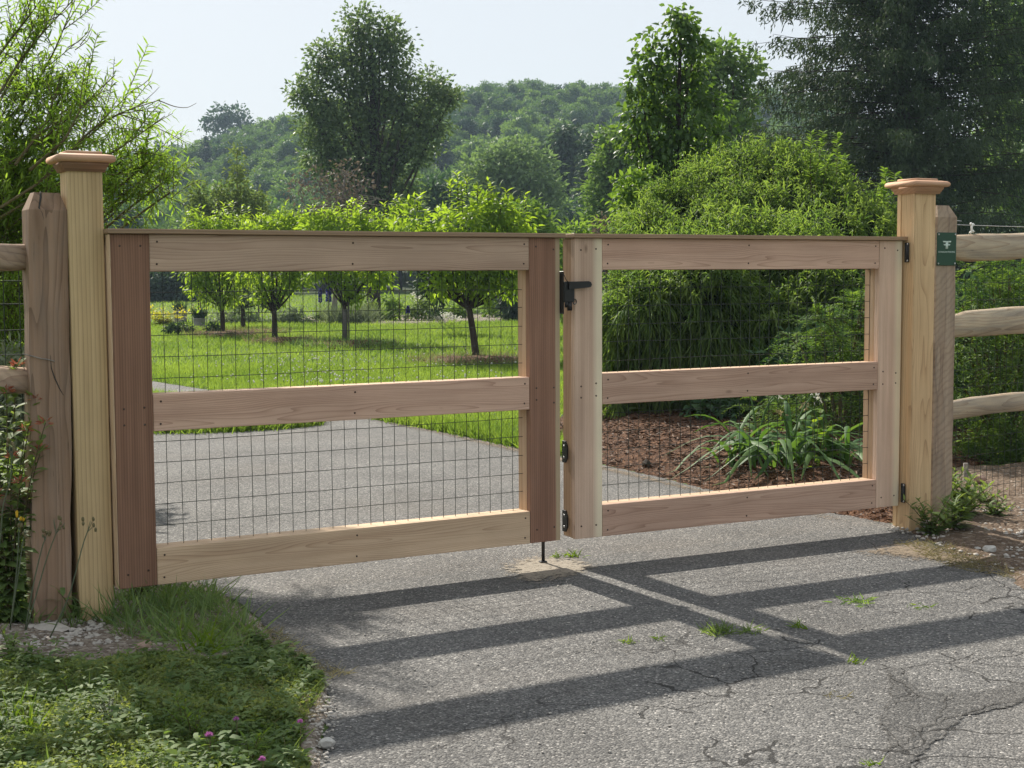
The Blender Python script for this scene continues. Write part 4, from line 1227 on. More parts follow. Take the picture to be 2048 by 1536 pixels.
# ---------------------------------------------------------------- row of young trees
def young(label, base_px, circ, ncl, Y=None, guard=False, shoots=(), leanx=0, mat='l_young', r0=.05, twigs=60, per=12):
    b_ = gnd(*base_px)
    Y = b_[1] if Y is None else Y
    C, Rr = lobes_px(circ, Y, .8)
    g = thing('young_tree', label, 'tree', b_, 0, 'young trees on the lawn')
    B, D, N, L_, W_, T, cc = crown_leaves(C, Rr, ncl, per, .080, .110, .046, .35, 2.6, .8, flat=.8, nb=.5)
    # upright leafy shoots along the crown's top
    tops = [(C[i]+np.array([rng.uniform(-.7, .7)*Rr[i], rng.uniform(-.6, .6)*Rr[i], Rr[i]*.75]), rng.uniform(.18, .34)) for i in rng.choice(len(C), 26)]
    for (sx, sy, sl) in shoots: tops.append((at(sx, sy, Y), sl))
    bb, dd_, nn, tt = [], [], [], []
    stem = MB()
    for p, sl in tops:
        stem.tube([p-b_, p+np.array([rng.uniform(-.03, .03), 0, sl])-b_], [.008, .003], 4, False)
        n = int(sl/.018)
        for k in range(n):
            a = k*2.4; z = sl*(k/n)
            bb.append(p+np.array([0, 0, z])); dd_.append((math.cos(a), math.sin(a), .25+.9*(k/n)**2)); nn.append((0, 0, 1)); tt.append(rng.uniform(.5, 1))
    bb = np.array(bb); n = len(bb)
    B = np.vstack([B, bb]); D = np.vstack([D, unit(np.array(dd_)+rng.normal(size=(n, 3))*.15)]); N = np.vstack([N, unit(np.array(nn)+rng.normal(size=(n, 3))*.3)])
    L_ = np.concatenate([L_, rng.uniform(.10, .15, n)]); W_ = np.concatenate([W_, rng.uniform(.04, .055, n)]); T = np.concatenate([T, tt])
    leafmesh('crown', B, D, N, L_, W_, T, LANCE, M[mat], g, origin=b_)
    fork = b_+np.array([leanx, 0, .62*C[:, 2].min()+.12])
    tb = MB()
    tr = bez(b_, (b_+fork)/2+np.array([.02, 0, 0]), fork, 7)-b_
    tb.tube(tr, np.linspace(r0*1.15, r0*.85, 7), 8)
    obj('trunk', tb.mesh('trunk', True), M['bark_dark'], g)
    br = MB()
    for k in range(len(C)):
        c = C[k]
        m_ = fork*.55+c*.45+np.array([(c-fork)[0]*.12, 0, -.08])
        br.tube(bez(fork-np.array([0, 0, .03]), m_, c, 8)-b_, np.linspace(r0*.50, r0*.13, 8), 5, False)
    for k in rng.choice(len(cc), twigs, replace=False):
        j = np.argmin(np.linalg.norm(C-cc[k], axis=1))
        br.tube(bez(C[j], (C[j]+cc[k])/2, cc[k], 3)-b_, [.007, .005, .003], 4, False)
    br.v += [v+0 for v in []]
    if stem.v: br.add(np.vstack(stem.v), np.vstack(stem.q))
    obj('branches', br.mesh('branches', True), M['bark_dark'], g)
    if guard:
        gb = MB(); gb.tube([(0, 0, 0), (0.0, 0, .42), (.01, 0, .72)], [r0*1.35, r0*1.25, r0*1.2], 9)
        gb.tube([(r0*1.9, -.03, 0), (r0*1.9, -.03, .86)], .018, 6)
        obj('trunk_guard', gb.mesh('trunk_guard', True), M['guard'], g)
    return g
young('nearest young tree of the lawn row, slanting trunk and a tall leader shoot', (953, 723),
      [(930, 450, 48), (985, 440, 48), (1030, 450, 34), (890, 460, 38), (860, 470, 26), (940, 510, 52), (1000, 510, 50), (1045, 490, 24), (900, 530, 40), (960, 560, 44), (1010, 560, 30), (880, 570, 22), (1040, 560, 20), (830, 450, 36), (800, 468, 30), (835, 500, 34), (800, 505, 22), (960, 425, 40), (1000, 420, 24)], 520,
      shoots=[(915, 410, .5), (918, 430, .5), (935, 400, .42), (900, 405, .36), (1050, 420, .28), (925, 425, .45)], leanx=-.12, r0=.055)
young('young lawn tree with a grey trunk guard and stake', (690, 688),
      [(690, 470, 44), (640, 475, 38), (740, 470, 40), (780, 470, 30), (690, 530, 50), (640, 540, 34), (745, 540, 40), (770, 560, 22), (800, 450, 26), (700, 580, 30), (620, 456, 28), (655, 450, 32), (715, 450, 30), (760, 452, 26)], 420, guard=True,
      shoots=[(800, 430, .40), (790, 425, .35), (815, 440, .3)], r0=.045, mat='l_young')
young('young lawn tree with a dark forked trunk, second from the planters', (549, 682),
      [(540, 480, 40), (580, 475, 36), (500, 485, 34), (545, 530, 48), (590, 540, 34), (500, 540, 34), (550, 580, 34), (600, 560, 22), (520, 600, 20), (560, 452, 30), (595, 455, 28), (525, 458, 28), (625, 460, 24)], 400, r0=.06)
young('leftmost young lawn tree, bright drooping crown beside the planters', (445, 672),
      [(430, 480, 44), (395, 490, 32), (470, 485, 34), (430, 535, 46), (390, 545, 28), (470, 545, 34), (425, 585, 30), (385, 575, 18), (460, 590, 22), (410, 452, 28), (445, 450, 28), (480, 455, 26), (385, 460, 22)], 400, r0=.055)
young('shaded forked young tree standing behind the gap of the leftmost pair', (486, 657),
      [(490, 560, 50), (450, 570, 34), (530, 575, 40), (490, 600, 36), (540, 600, 22)], 200, mat='l_oak', r0=.06)
bush('dark_shrub_tree', 'blue-green dark foliage hanging behind the nearest young tree', 'shrub', gnd(872, 640)[:2],
     [(860, 555, 26), (890, 560, 26), (875, 580, 22), (850, 575, 16), (905, 545, 18), (870, 620, 8)], 33, 130, 11, .09, .13, .06, M['l_conifer'])
bush('round_shrub', 'darker green leafy shrub right behind the nearest young tree', 'shrub', gnd(1062, 660)[:2],
     [(1050, 440, 34), (1075, 470, 34), (1040, 480, 30), (1080, 520, 34), (1060, 420, 18), (1065, 570, 30), (1090, 450, 20)], 27, 240, 11, .10, .13, .06, M['l_forest2'])
bush('lime_shrub', 'lime-leaved shrub seen above the meeting point of the gate leaves', 'shrub', gnd(1150, 650)[:2],
     [(1150, 470, 26), (1120, 480, 22), (1170, 490, 24), (1140, 520, 34), (1130, 600, 34), (1160, 580, 30)], 30, 150, 11, .10, .15, .06, M['l_lime'])
bush('brown_shrub', 'brownish-red twiggy shrub left of the big evergreen', 'shrub', gnd(1212, 650)[:2],
     [(1210, 455, 18), (1225, 470, 18), (1198, 475, 14), (1215, 520, 26)], 32, 130, 9, .10, .07, .05, M['l_dead'])

# ---------------------------------------------------------------- pear tree, spruce, sapling
g, C, Rr = tree_px('pear_tree', 'tall upright glossy-leaved pear tree behind the big evergreen shrub', 'tree', at(1345, 700, 18)[:2],
        [(1362, 40, 34), (1350, 80, 40), (1390, 90, 32), (1300, 90, 28), (1310, 130, 38), (1370, 140, 48), (1280, 160, 34), (1260, 180, 22), (1330, 190, 55), (1400, 190, 34), (1290, 230, 48), (1360, 250, 60), (1430, 220, 34), (1260, 270, 30), (1440, 270, 34), (1310, 310, 55), (1390, 320, 60), (1450, 300, 24), (1280, 360, 40), (1350, 380, 60), (1420, 380, 44), (1270, 410, 34), (1330, 440, 60), (1255, 440, 20)],
        18, 560, 11, .065, .088, .056, M['l_pear'], M['bark_dark'], .055, tpl=LEAF, twigs=200, trunk_top=at(1362, 50, 18), fork=.25, droop=.6, shell=2.2)
circ = [(1250, 365, 16), (1262, 390, 20), (1285, 350, 16), (1245, 420, 14), (1275, 420, 20), (1300, 395, 16)]
tree_px('lime_sapling', 'bright lime-leaved sapling at the left foot of the pear tree', 'tree', at(1270, 700, 16.5)[:2], circ, 16.5, 60, 10, .06, .075, .05, M['l_lime'], M['twig'], .015, tpl=LEAF, twigs=30)
def tiers(label, base, Y, pxs, name='lime_sapling'):
    b_ = np.array([base[0], base[1], 0.0])
    g = thing(name, label, 'tree', b_, 0, 'lime-leaved saplings')
    bb, dd_, nn = [], [], []
    mb = MB()
    for (px, py, ln) in pxs:
        top = at(px, py, Y+rng.uniform(-.15, .15)); bot = top+np.array([rng.uniform(-.1, .1), 0, -ln])
        mb.tube(bez(b_, (b_+bot)/2+np.array([0, 0, .2]), bot, 6)-b_, np.linspace(.012, .006, 6), 5, False)
        mb.tube([bot-b_, top-b_], [.006, .002], 5, False)
        k = int(ln/.022)
        for j in range(k):
            f = j/k
            for s_ in (-1, 1, .3):
                bb.append(bot+(top-bot)*f); dd_.append((s_*rng.uniform(.7, 1), rng.uniform(-.8, .8), .55)); nn.append((0, 0, 1))
    n = len(bb)
    leafmesh('crown', np.array(bb), unit(np.array(dd_)+rng.normal(size=(n, 3))*.15), unit(np.array(nn)+rng.normal(size=(n, 3))*.25), rng.uniform(.055, .085, n), rng.uniform(.03, .042, n), rng.uniform(.3, 1, n), LEAF, M['l_lime'], g, origin=b_)
    obj('stems', mb.mesh('stems'), M['twig'], g)
tiers('lime-leaved sapling rising behind the top of the big evergreen shrub', at(1655, 600, 15)[:2], 15, [(1622, 262, .5), (1648, 262, .55), (1675, 265, .5), (1690, 310, .35), (1605, 300, .3), (1700, 330, .3), (1660, 310, .4), (1640, 330, .4), (1618, 330, .35)])
tiers('pale sapling twig in front of the spruce near the right post', at(1775, 600, 14.5)[:2], 14.5, [(1768, 335, .32), (1790, 345, .22), (1760, 365, .25)])

def spruce(label, base, Y, H, r_low, z0, mat, nlev, name='spruce_tree'):
    b_ = np.array([base[0], base[1], 0.0])
    g = thing(name, label, 'tree', b_)
    tb = MB(); tb.tube([(0, 0, -.1), (.05, 0, H*.5), (0, 0, H)], [.20, .13, .04], 9)
    obj('trunk', tb.mesh('trunk', True), M['bark_dark'], g)
    br = MB(); BB, DD, NN, LL, WW, TT = [], [], [], [], [], []
    for k in range(nlev):
        zl = z0+(H-z0)*(k/nlev)
        f = 1-(zl-z0)/(H-z0)
        a0 = rng.uniform(0, 6.28)
        nb_ = 10
        for j in range(nb_):
            z = zl+rng.normal(0, .09)
            a = a0+2*np.pi*j/nb_+rng.normal(0, .22)
            ln = (r_low*(.10+.90*f**.8))*rng.uniform(.62, 1.10)
            dirv = np.array([math.cos(a), math.sin(a), 0])
            p0 = np.array([0, 0, z]); p1 = p0+dirv*ln*.5+np.array([0, 0, rng.uniform(-.10, .02)*ln]); p2 = p0+dirv*ln+np.array([0, 0, rng.uniform(-.16, .10)*ln])
            P = bez(p0, p1, p2, 7)
            br.tube(P, np.linspace(.022, .004, 7), 4, False)
            side = np.array([-dirv[1], dirv[0], 0])
            ns = int(ln*16)+4
            ts = rng.uniform(.03, 1, ns)
            pp = (1-ts)[:, None]**2*p0+2*(ts*(1-ts))[:, None]*p1+(ts**2)[:, None]*p2
            sl_ = rng.uniform(-1, 1, ns)*(1.08-ts)*.75*min(1.2, ln/3)
            pp = pp+side*sl_[:, None]+dirv*(np.abs(sl_)*.5)[:, None]
            pp[:, 2] -= np.abs(sl_)*.12
            hang = rng.uniform(.12, .58, ns)*(.6+.4*f)
            st = rng.uniform(0, 1)*.5+rng.uniform(0, .5, ns)
            for q_ in range(6):
                fz = q_/6
                BB.append(pp+np.c_[rng.normal(0, .03, (ns, 2)), -hang*fz])
                d_ = rng.normal(size=(ns, 3))*.55+np.array([0, 0, -.75])+dirv*.4
                DD.append(unit(d_)); NN.append(unit(rand_dirs(ns)+np.array([0, 0, .5])))
                LL.append(rng.uniform(.10, .18, ns)); WW.append(rng.uniform(.025, .05, ns)); TT.append(np.clip(st*.8+rng.uniform(0, .2, ns), 0, 1))
    leafmesh('crown', np.vstack(BB), np.vstack(DD), np.vstack(NN), np.concatenate(LL), np.concatenate(WW), np.concatenate(TT), KITE, mat, g)
    obj('branches', br.mesh('branches', True), M['bark_dark'], g)
bs = at(1800, 500, 35)
spruce('huge dark spruce with hanging twigs filling the upper right', bs[:2], 35, 24, 4.8, .7, M['l_spruce'], 92)

# ---------------------------------------------------------------- big evergreen shrub of cord-like shoots
def cords(B, D, L, r, hook, tint):
    n = len(B)
    t = np.array([0, .3, .6, .85, 1.0])
    rr = np.array([.75, 1.0, 1.0, .8, .25])
    P = B[:, None]+D[:, None]*(L[:, None]*t)[..., None]
    P[..., 2] -= (L[:, None]*hook[:, None])*t**2
    S = unit(np.cross(D, rand_dirs(n))); U = unit(np.cross(S, D))
    a = np.array([.25, .5, .75])*2*np.pi
    ring = (np.cos(a)[None, None, :, None]*S[:, None, None]+np.sin(a)[None, None, :, None]*U[:, None, None])*(r[:, None]*rr)[..., None, None]
    V = (P[:, :, None]+ring).reshape(-1, 3)
    q = []
    for k in range(4):
        for j in range(2):
            q.append((k*3+j, k*3+j+1, (k+1)*3+j+1, (k+1)*3+j))
    Q = (np.array(q)[None]+(np.arange(n)*15)[:, None, None]).reshape(-1, 4)
    T = np.clip(np.repeat(tint[:, None], 5, 1)+np.array([-.25, -.1, .0, .15, .25]), 0, 1)
    return V, Q, np.repeat(T.ravel(), 3)
b_ = np.array([2.55, 14.4, 0.0])
g = thing('evergreen_shrub', 'big mounded evergreen shrub of cord-like shoots behind the right gate leaf', 'shrub', b_)
C, Rr = [], []
for (px, py, r) in [(1480, 380, 92), (1560, 378, 88), (1420, 405, 84), (1620, 405, 84), (1360, 440, 84), (1310, 480, 80), (1265, 470, 40), (1680, 445, 82), (1730, 480, 74), (1770, 520, 60), (1480, 450, 95), (1570, 450, 95), (1400, 490, 95), (1650, 500, 90), (1330, 540, 90), (1285, 560, 70),
                    (1300, 640, 100), (1400, 590, 120), (1500, 540, 120), (1590, 560, 120), (1680, 600, 90), (1340, 720, 90), (1450, 690, 120), (1560, 690, 120), (1290, 740, 70), (1670, 700, 90), (1440, 760, 80), (1730, 600, 70), (1290, 785, 55), (1380, 790, 60), (1480, 790, 66), (1570, 785, 70), (1240, 760, 40), (1340, 800, 40), (1430, 810, 40), (1640, 790, 60), (1700, 770, 60), (1530, 830, 40), (1600, 830, 40)]:
    Y_ = 13.0+2.9*np.clip((600-py)/220, 0, 1)+rng.uniform(-.15, .15)
    C.append(at(px, py, Y_)); Rr.append(r*Y_/FPX)
C, Rr = np.array(C), np.array(Rr)
ns = 3400
p_ = Rr**2/np.sum(Rr**2)
li = rng.choice(len(C), ns*3, p=p_)
d = rand_dirs(ns*3)
d = np.where((d[:, 1] > .35)[:, None], d*np.array([1, -1, 1]), d)
pc = C[li]+d*Rr[li][:, None]
ok = np.ones(len(pc), bool)
for c, r in zip(C, Rr): ok &= (np.linalg.norm(pc-c, axis=1) > r*.93)
pc, d = pc[ok][:ns], d[ok][:ns]
lump = np.array([noise.noise(p*2.6) for p in pc])
pc = pc+d*(.16*lump[:, None]+np.where(rng.uniform(size=len(pc)) < .07, rng.uniform(.06, .2, len(pc)), 0)[:, None])
keep = lump > -.6
pc, d = pc[keep], d[keep]
hz_ = np.clip((pc[:, 2]-.5)/1.9, 0, 1)
axis = unit(d*.6+np.c_[np.zeros((len(pc), 2)), (hz_-.34)*2.2])
per = 24
ci = np.repeat(np.arange(len(pc)), per)
n = len(ci)
D = unit(axis[ci]+rng.normal(size=(n, 3))*.50)
B = pc[ci]-axis[ci]*rng.uniform(-.07, .22, n)[:, None]+rng.normal(size=(n, 3))*.022
tt = np.clip(np.repeat(rng.uniform(0, .7, len(pc)), per)+rng.uniform(-.1, .35, n), 0, 1)
V, Q, T = cords(B, D, rng.uniform(.045, .095, n)*(1+.8*(1-hz_[ci])), rng.uniform(.0046, .0080, n), rng.uniform(.25, 1.0, n), tt)
obj('foliage', mesh_np('foliage', V-b_, quads=Q, tint=T, smooth=True), M['l_crypto'], g)
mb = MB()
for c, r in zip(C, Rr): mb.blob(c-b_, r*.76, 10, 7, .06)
inn = mb.mesh('dark_core', True, tint=np.zeros(sum(len(v) for v in mb.v)))
obj('dark_core', inn, leafmat('painted_core_shade', (.016, .026, .010), (.02, .03, .012), 0, None, 1.0, .0), g)  # solid dark core added to block light; inner shade put into its colour
mb = MB()
for k in range(7):
    c = C[rng.integers(0, len(C))]
    mb.tube(bez(np.zeros(3)+rng.normal(size=3)*np.array([.15, .15, 0]), (c-b_)*.4+np.array([0, 0, .1]), c-b_, 6), np.linspace(.05, .015, 6), 6, False)
obj('stems', mb.mesh('stems'), M['bark_dark'], g)

# ---------------------------------------------------------------- feathery evergreens
def feather(B, D, N, L, npair, lw):
    n = len(B)
    S = unit(np.cross(D, N))
    t = np.linspace(.08, 1, npair)
    P = B[:, None]+D[:, None]*(L[:, None]*t)[..., None]
    P[..., 2] -= (L[:, None]*.55)*t**2
    outB, outD, outN, outL = [], [], [], []
    for s_ in (-1, 1):
        dd_ = unit(S*s_*.85+D*.55)[:, None]+rng.normal(size=(n, npair, 3))*.10
        outB.append(P.reshape(-1, 3)); outD.append(unit(dd_.reshape(-1, 3)))
        outN.append(unit(np.repeat(N, npair, 0)+rng.normal(size=(n*npair, 3))*.25))
        outL.append((lw*(1-.45*t)[None]*np.ones((n, 1))*(L[:, None]/L.mean())).ravel())
    return np.vstack(outB), np.vstack(outD), np.vstack(outN), np.concatenate(outL)
def feathery(label, base, circ, Y, nf, mat, L=(.12, .26), lw=.042, group='feathery evergreens'):
    b_ = np.array([base[0], base[1], 0.0])
    g = thing('feathery_evergreen', label, 'shrub', b_, 0, group)
    C, Rr = lobes_px(circ, Y, .5)
    li = rng.choice(len(C), nf, p=Rr**2/np.sum(Rr**2))
    d = rand_dirs(nf)
    B = C[li]+d*(Rr[li]*rng.uniform(.25, 1, nf)**.5)[:, None]
    B[:, 2] = np.maximum(B[:, 2], .10)
    D = unit(d*.8+rng.normal(size=(nf, 3))*.35+np.array([0, -.15, .05]))
    N = unit(np.array([0, -.25, 1.0])+rng.normal(size=(nf, 3))*.3)
    Lf = rng.uniform(*L, nf)
    npair = 9
    fb, fd, fn, fl = feather(B, D, N, Lf, npair, lw)
    T = np.tile(np.repeat(np.clip(rng.uniform(0, 1, nf), 0, 1), npair), 2)
    leafmesh('foliage', fb, fd, fn, fl, fl*.34, T, KITE, mat, g, origin=b_)
    mb = MB()
    for k in range(len(C)):
        mb.tube(bez(b_, (b_+C[k])/2+np.array([0, 0, .1]), C[k], 5)-b_, np.linspace(.02, .006, 5), 5, False)
    for k in rng.choice(nf, min(nf, 160), replace=False):
        mb.tube([B[k]-b_-D[k]*.06, B[k]-b_, B[k]+D[k]*Lf[k]*.8-b_-np.array([0, 0, .35*Lf[k]])], [.004, .0035, .0015], 4, False)
    obj('stems', mb.mesh('stems'), M['twig'], g)
feathery('bright feathery evergreen seen through the right gate leaf near the post', at(1680, 960, 10.9)[:2],
         [(1640, 655, 42), (1600, 690, 36), (1680, 690, 46), (1720, 620, 34), (1755, 640, 40), (1735, 700, 44), (1700, 760, 50), (1620, 760, 36), (1760, 780, 50), (1660, 820, 50), (1735, 860, 60), (1640, 880, 40), (1770, 930, 50), (1700, 930, 40), (1735, 570, 22), (1580, 840, 46), (1530, 820, 36), (1620, 900, 40)], 11.0, 1350, M['l_yew'], group=None)
feathery('dark feathery evergreen behind the rails of the right fence', at(2000, 950, 10.6)[:2],
         [(1950, 560, 50), (2020, 550, 55), (2080, 560, 60), (1925, 610, 40), (1990, 620, 60), (2060, 640, 70), (1935, 700, 50), (2010, 720, 70), (2080, 740, 70), (1930, 780, 46), (1990, 820, 60), (2060, 840, 70), (1925, 880, 46), (1990, 900, 50), (2060, 910, 50), (1920, 935, 30), (1975, 940, 34), (2035, 940, 40), (2100, 930, 50), (2150, 700, 110), (2150, 860, 90)], 10.5, 2100, M['l_yew'], group=None)
bush('dark_backing_shrub', 'deep green shrub mass behind the feathery evergreen at the right', 'shrub', at(2020, 900, 12.2)[:2],
     [(1920, 640, 70), (2000, 640, 90), (2080, 640, 90), (1920, 780, 80), (2010, 800, 90), (2100, 800, 90), (1900, 900, 50), (2010, 900, 50), (2160, 700, 120)], 12.2, 460, 12, .09, .11, .05, M['l_forest3'])
bush('dark_backing_shrub', 'deep green shrub behind the bright feathery evergreen and the iris', 'shrub', at(1660, 880, 12.0)[:2],
     [(1600, 740, 60), (1680, 720, 70), (1760, 760, 80), (1640, 830, 60), (1740, 870, 70), (1560, 820, 40), (1500, 830, 40), (1420, 820, 30)], 12.1, 300, 12, .09, .11, .05, M['l_forest3'])

# ---------------------------------------------------------------- iris clumps
def strap(base, az, el, L, wd, droop, nseg=9):
    t = np.linspace(0, 1, nseg)
    d = np.array([math.cos(az)*math.cos(el), math.sin(az)*math.cos(el), math.sin(el)])
    P = base+d*(L*t)[:, None]
    h = np.array([math.cos(az), math.sin(az), 0])
    P = P+h*(L*droop*.55*t**2)[:, None]
    P[:, 2] -= L*droop*t**2.3
    P[:, 2] = np.maximum(P[:, 2], .012)
    S = np.array([-math.sin(az), math.cos(az), 0])
    S = unit(S+np.array([0, 0, rng.uniform(-.5, .5)]))
    ww = wd*np.array([.5, .8, .95, 1, 1, .95, .8, .5, .04])/2
    T = unit(np.gradient(P, axis=0)); U = np.cross(S, T)
    V = np.vstack([P-S*ww[:, None], P-U*(ww*.30)[:, None], P+S*ww[:, None]])
    q = []
    for k in range(nseg-1):
        q += [(k, k+1, nseg+k+1, nseg+k), (nseg+k, nseg+k+1, 2*nseg+k+1, 2*nseg+k)]
    return V, q
def iris(label, base, nl, L=(.5, .85), spread=.25):
    b_ = np.array([*base, .06])
    g = thing('iris_plant', label, 'plant', b_, rng.uniform(0, .1), 'iris clumps in the mulch')
    for k in range(nl):
        az = rng.uniform(0, 2*np.pi); 
        p = np.array([rng.normal(0, .12), rng.normal(0, .10), 0])
        V, q = strap(p, az, R(rng.uniform(55, 84)), rng.uniform(*L), rng.uniform(.028, .046), rng.uniform(.45, 1.15))
        me = mesh_np('leaf', V, quads=q, tint=np.full(len(V), rng.uniform(0, 1)), smooth=True)
        obj('leaf', me, M['l_iris'], g)
    for k in range(3):
        az = rng.uniform(0, 6.28)
        top = np.array([math.cos(az)*.18, math.sin(az)*.18, rng.uniform(.40, .58)])
        mb = MB(); mb.tube(bez(np.zeros(3), np.array([0, 0, .4]), top, 6), np.linspace(.008, .005, 6), 6)
        s_ = obj('flower_stalk', mb.mesh('flower_stalk', True, tint=np.full(sum(len(v) for v in mb.v), .6)), M['l_iris'], g)
        n = 9
        leafmesh('flower', np.tile(top, (n, 1))+rng.normal(size=(n, 3))*.012, unit(rng.normal(size=(n, 3))+np.array([0, 0, .2])), rand_dirs(n), rng.uniform(.02, .04, n), rng.uniform(.010, .018, n), rng.uniform(0, 1, n), LANCE, M['l_white' if k < 1 else 'l_straw'], s_)
iris('iris clump beside the bark mulch, the one farthest from the right post', gnd(1490, 955)[:2]+np.array([.1, .1]), 30, (.55, .90))
iris('iris clump in the middle of the three, arching leaves over the bottom rail', gnd(1575, 975)[:2]+np.array([.05, .15]), 44, (.58, .98))
iris('iris clump nearest the right gate post', gnd(1665, 965)[:2]+np.array([0, .1]), 36, (.55, .92))

# generic leafy plants
def leafy(name, label, cat, base, stems, mat, L, W, gap, group=None, tpl=LANCE, up=.45, z0=0.0, sr=.003, flower=None, stem_mat='twig', parent=None):
    b_ = np.array([base[0], base[1], z0])
    g = thing(name, label, cat, b_, 0, group)
    bb, dd_, nn, ll, tt = [], [], [], [], []
    mb = MB()
    fl = []
    for (dx, dy, h) in stems:
        p2 = np.array([dx, dy, h]); p1 = np.array([dx*.3, dy*.3, h*.6])
        P = bez(np.zeros(3), p1, p2, 8)
        mb.tube(P, np.linspace(sr, sr*.5, 8), 5, False)
        k = max(3, int(h/gap)); t0 = rng.uniform(0, 1)
        for j in range(k):
            f = (j+.5)/k
            a = j*2.399+t0*6
            p = (1-f)**2*P[0]+2*f*(1-f)*p1+f*f*p2
            bb.append(p); dd_.append((math.cos(a), math.sin(a), up+.9*f**3)); nn.append((0, 0, 1)); ll.append(L*(1-.45*f)*rng.uniform(.8, 1.2)); tt.append(np.clip(.2+.6*f+rng.uniform(-.2, .3), 0, 1))
        fl.append(p2)
    n = len(bb)
    ll = np.array(ll)
    leafmesh('foliage', np.array(bb), unit(np.array(dd_)+rng.normal(size=(n, 3))*.12), unit(np.array(nn)+rng.normal(size=(n, 3))*.2), ll, ll*W/L, tt, tpl, mat, g)
    obj('stems', mb.mesh('stems'), M[stem_mat], g)
    if flower:
        m_, size, cnt = flower
        for p in fl:
            k = cnt
            dv = rand_dirs(k); dv[:, 2] = np.abs(dv[:, 2])*.9-.15
            leafmesh('flower', np.tile(p, (k, 1))+dv*size*.25, dv, rand_dirs(k), size*rng.uniform(.5, .8, k), np.full(k, size*.22), rng.uniform(0, 1, k), KITE, m_, g)
    return g
def rs(n, spread, h0, h1): return [(rng.normal(0, spread), rng.normal(0, spread), rng.uniform(h0, h1)) for _ in range(n)]

# weeds beside the right post
for lab, px, n, h, L_ in (('leafy weed at the very foot of the right gate post', (1862, 1072), 8, .17, .075), ('broad rosette weed right of the right post foot', (1905, 1062), 7, .16, .11),
                          ('dense leafy weed in front of the sawn fence post', (1925, 1040), 10, .20, .10), ('small separate weed farthest right on the gravel', (1988, 1035), 6, .12, .08),
                          ('narrow-leaved weed between fence post and gravel', (1895, 1025), 9, .20, .07), ('low yellowish weed behind the others on the right gravel', (1965, 1010), 10, .10, .05)):
    leafy('weed', lab, 'weed', gnd(*px)[:2], rs(int(n*1.7), .075, h*.5, h*1.3), M['l_weed' if 'yellow' not in lab else 'l_lime_weed'], L_*1.1, L_*.34, .011, 'weeds beside the right post')
leafy('vine_seedling', 'lime-green broad-leaved vine above the iris leaves', 'plant', gnd(1600, 985)[:2]+np.array([.1, .1]), [(.05, 0, .52), (.1, .05, .42), (0, 0, .46)], M['l_lime_weed'], .085, .07, .05, None, LEAF, up=.1)
leafy('broad_weed', 'broad-leaved weed on the mulch under the big shrub', 'weed', gnd(1262, 862)[:2], rs(5, .12, .12, .3), M['l_weed'], .17, .10, .05, None, LEAF, up=.2, z0=.1)
leafy('broad_weed', 'small bright weed on the mulch edge by the gate gap', 'weed', gnd(1212, 840)[:2], rs(4, .06, .2, .3), M['l_lime_weed'], .10, .06, .05, None, LEAF, up=.2, z0=.05)

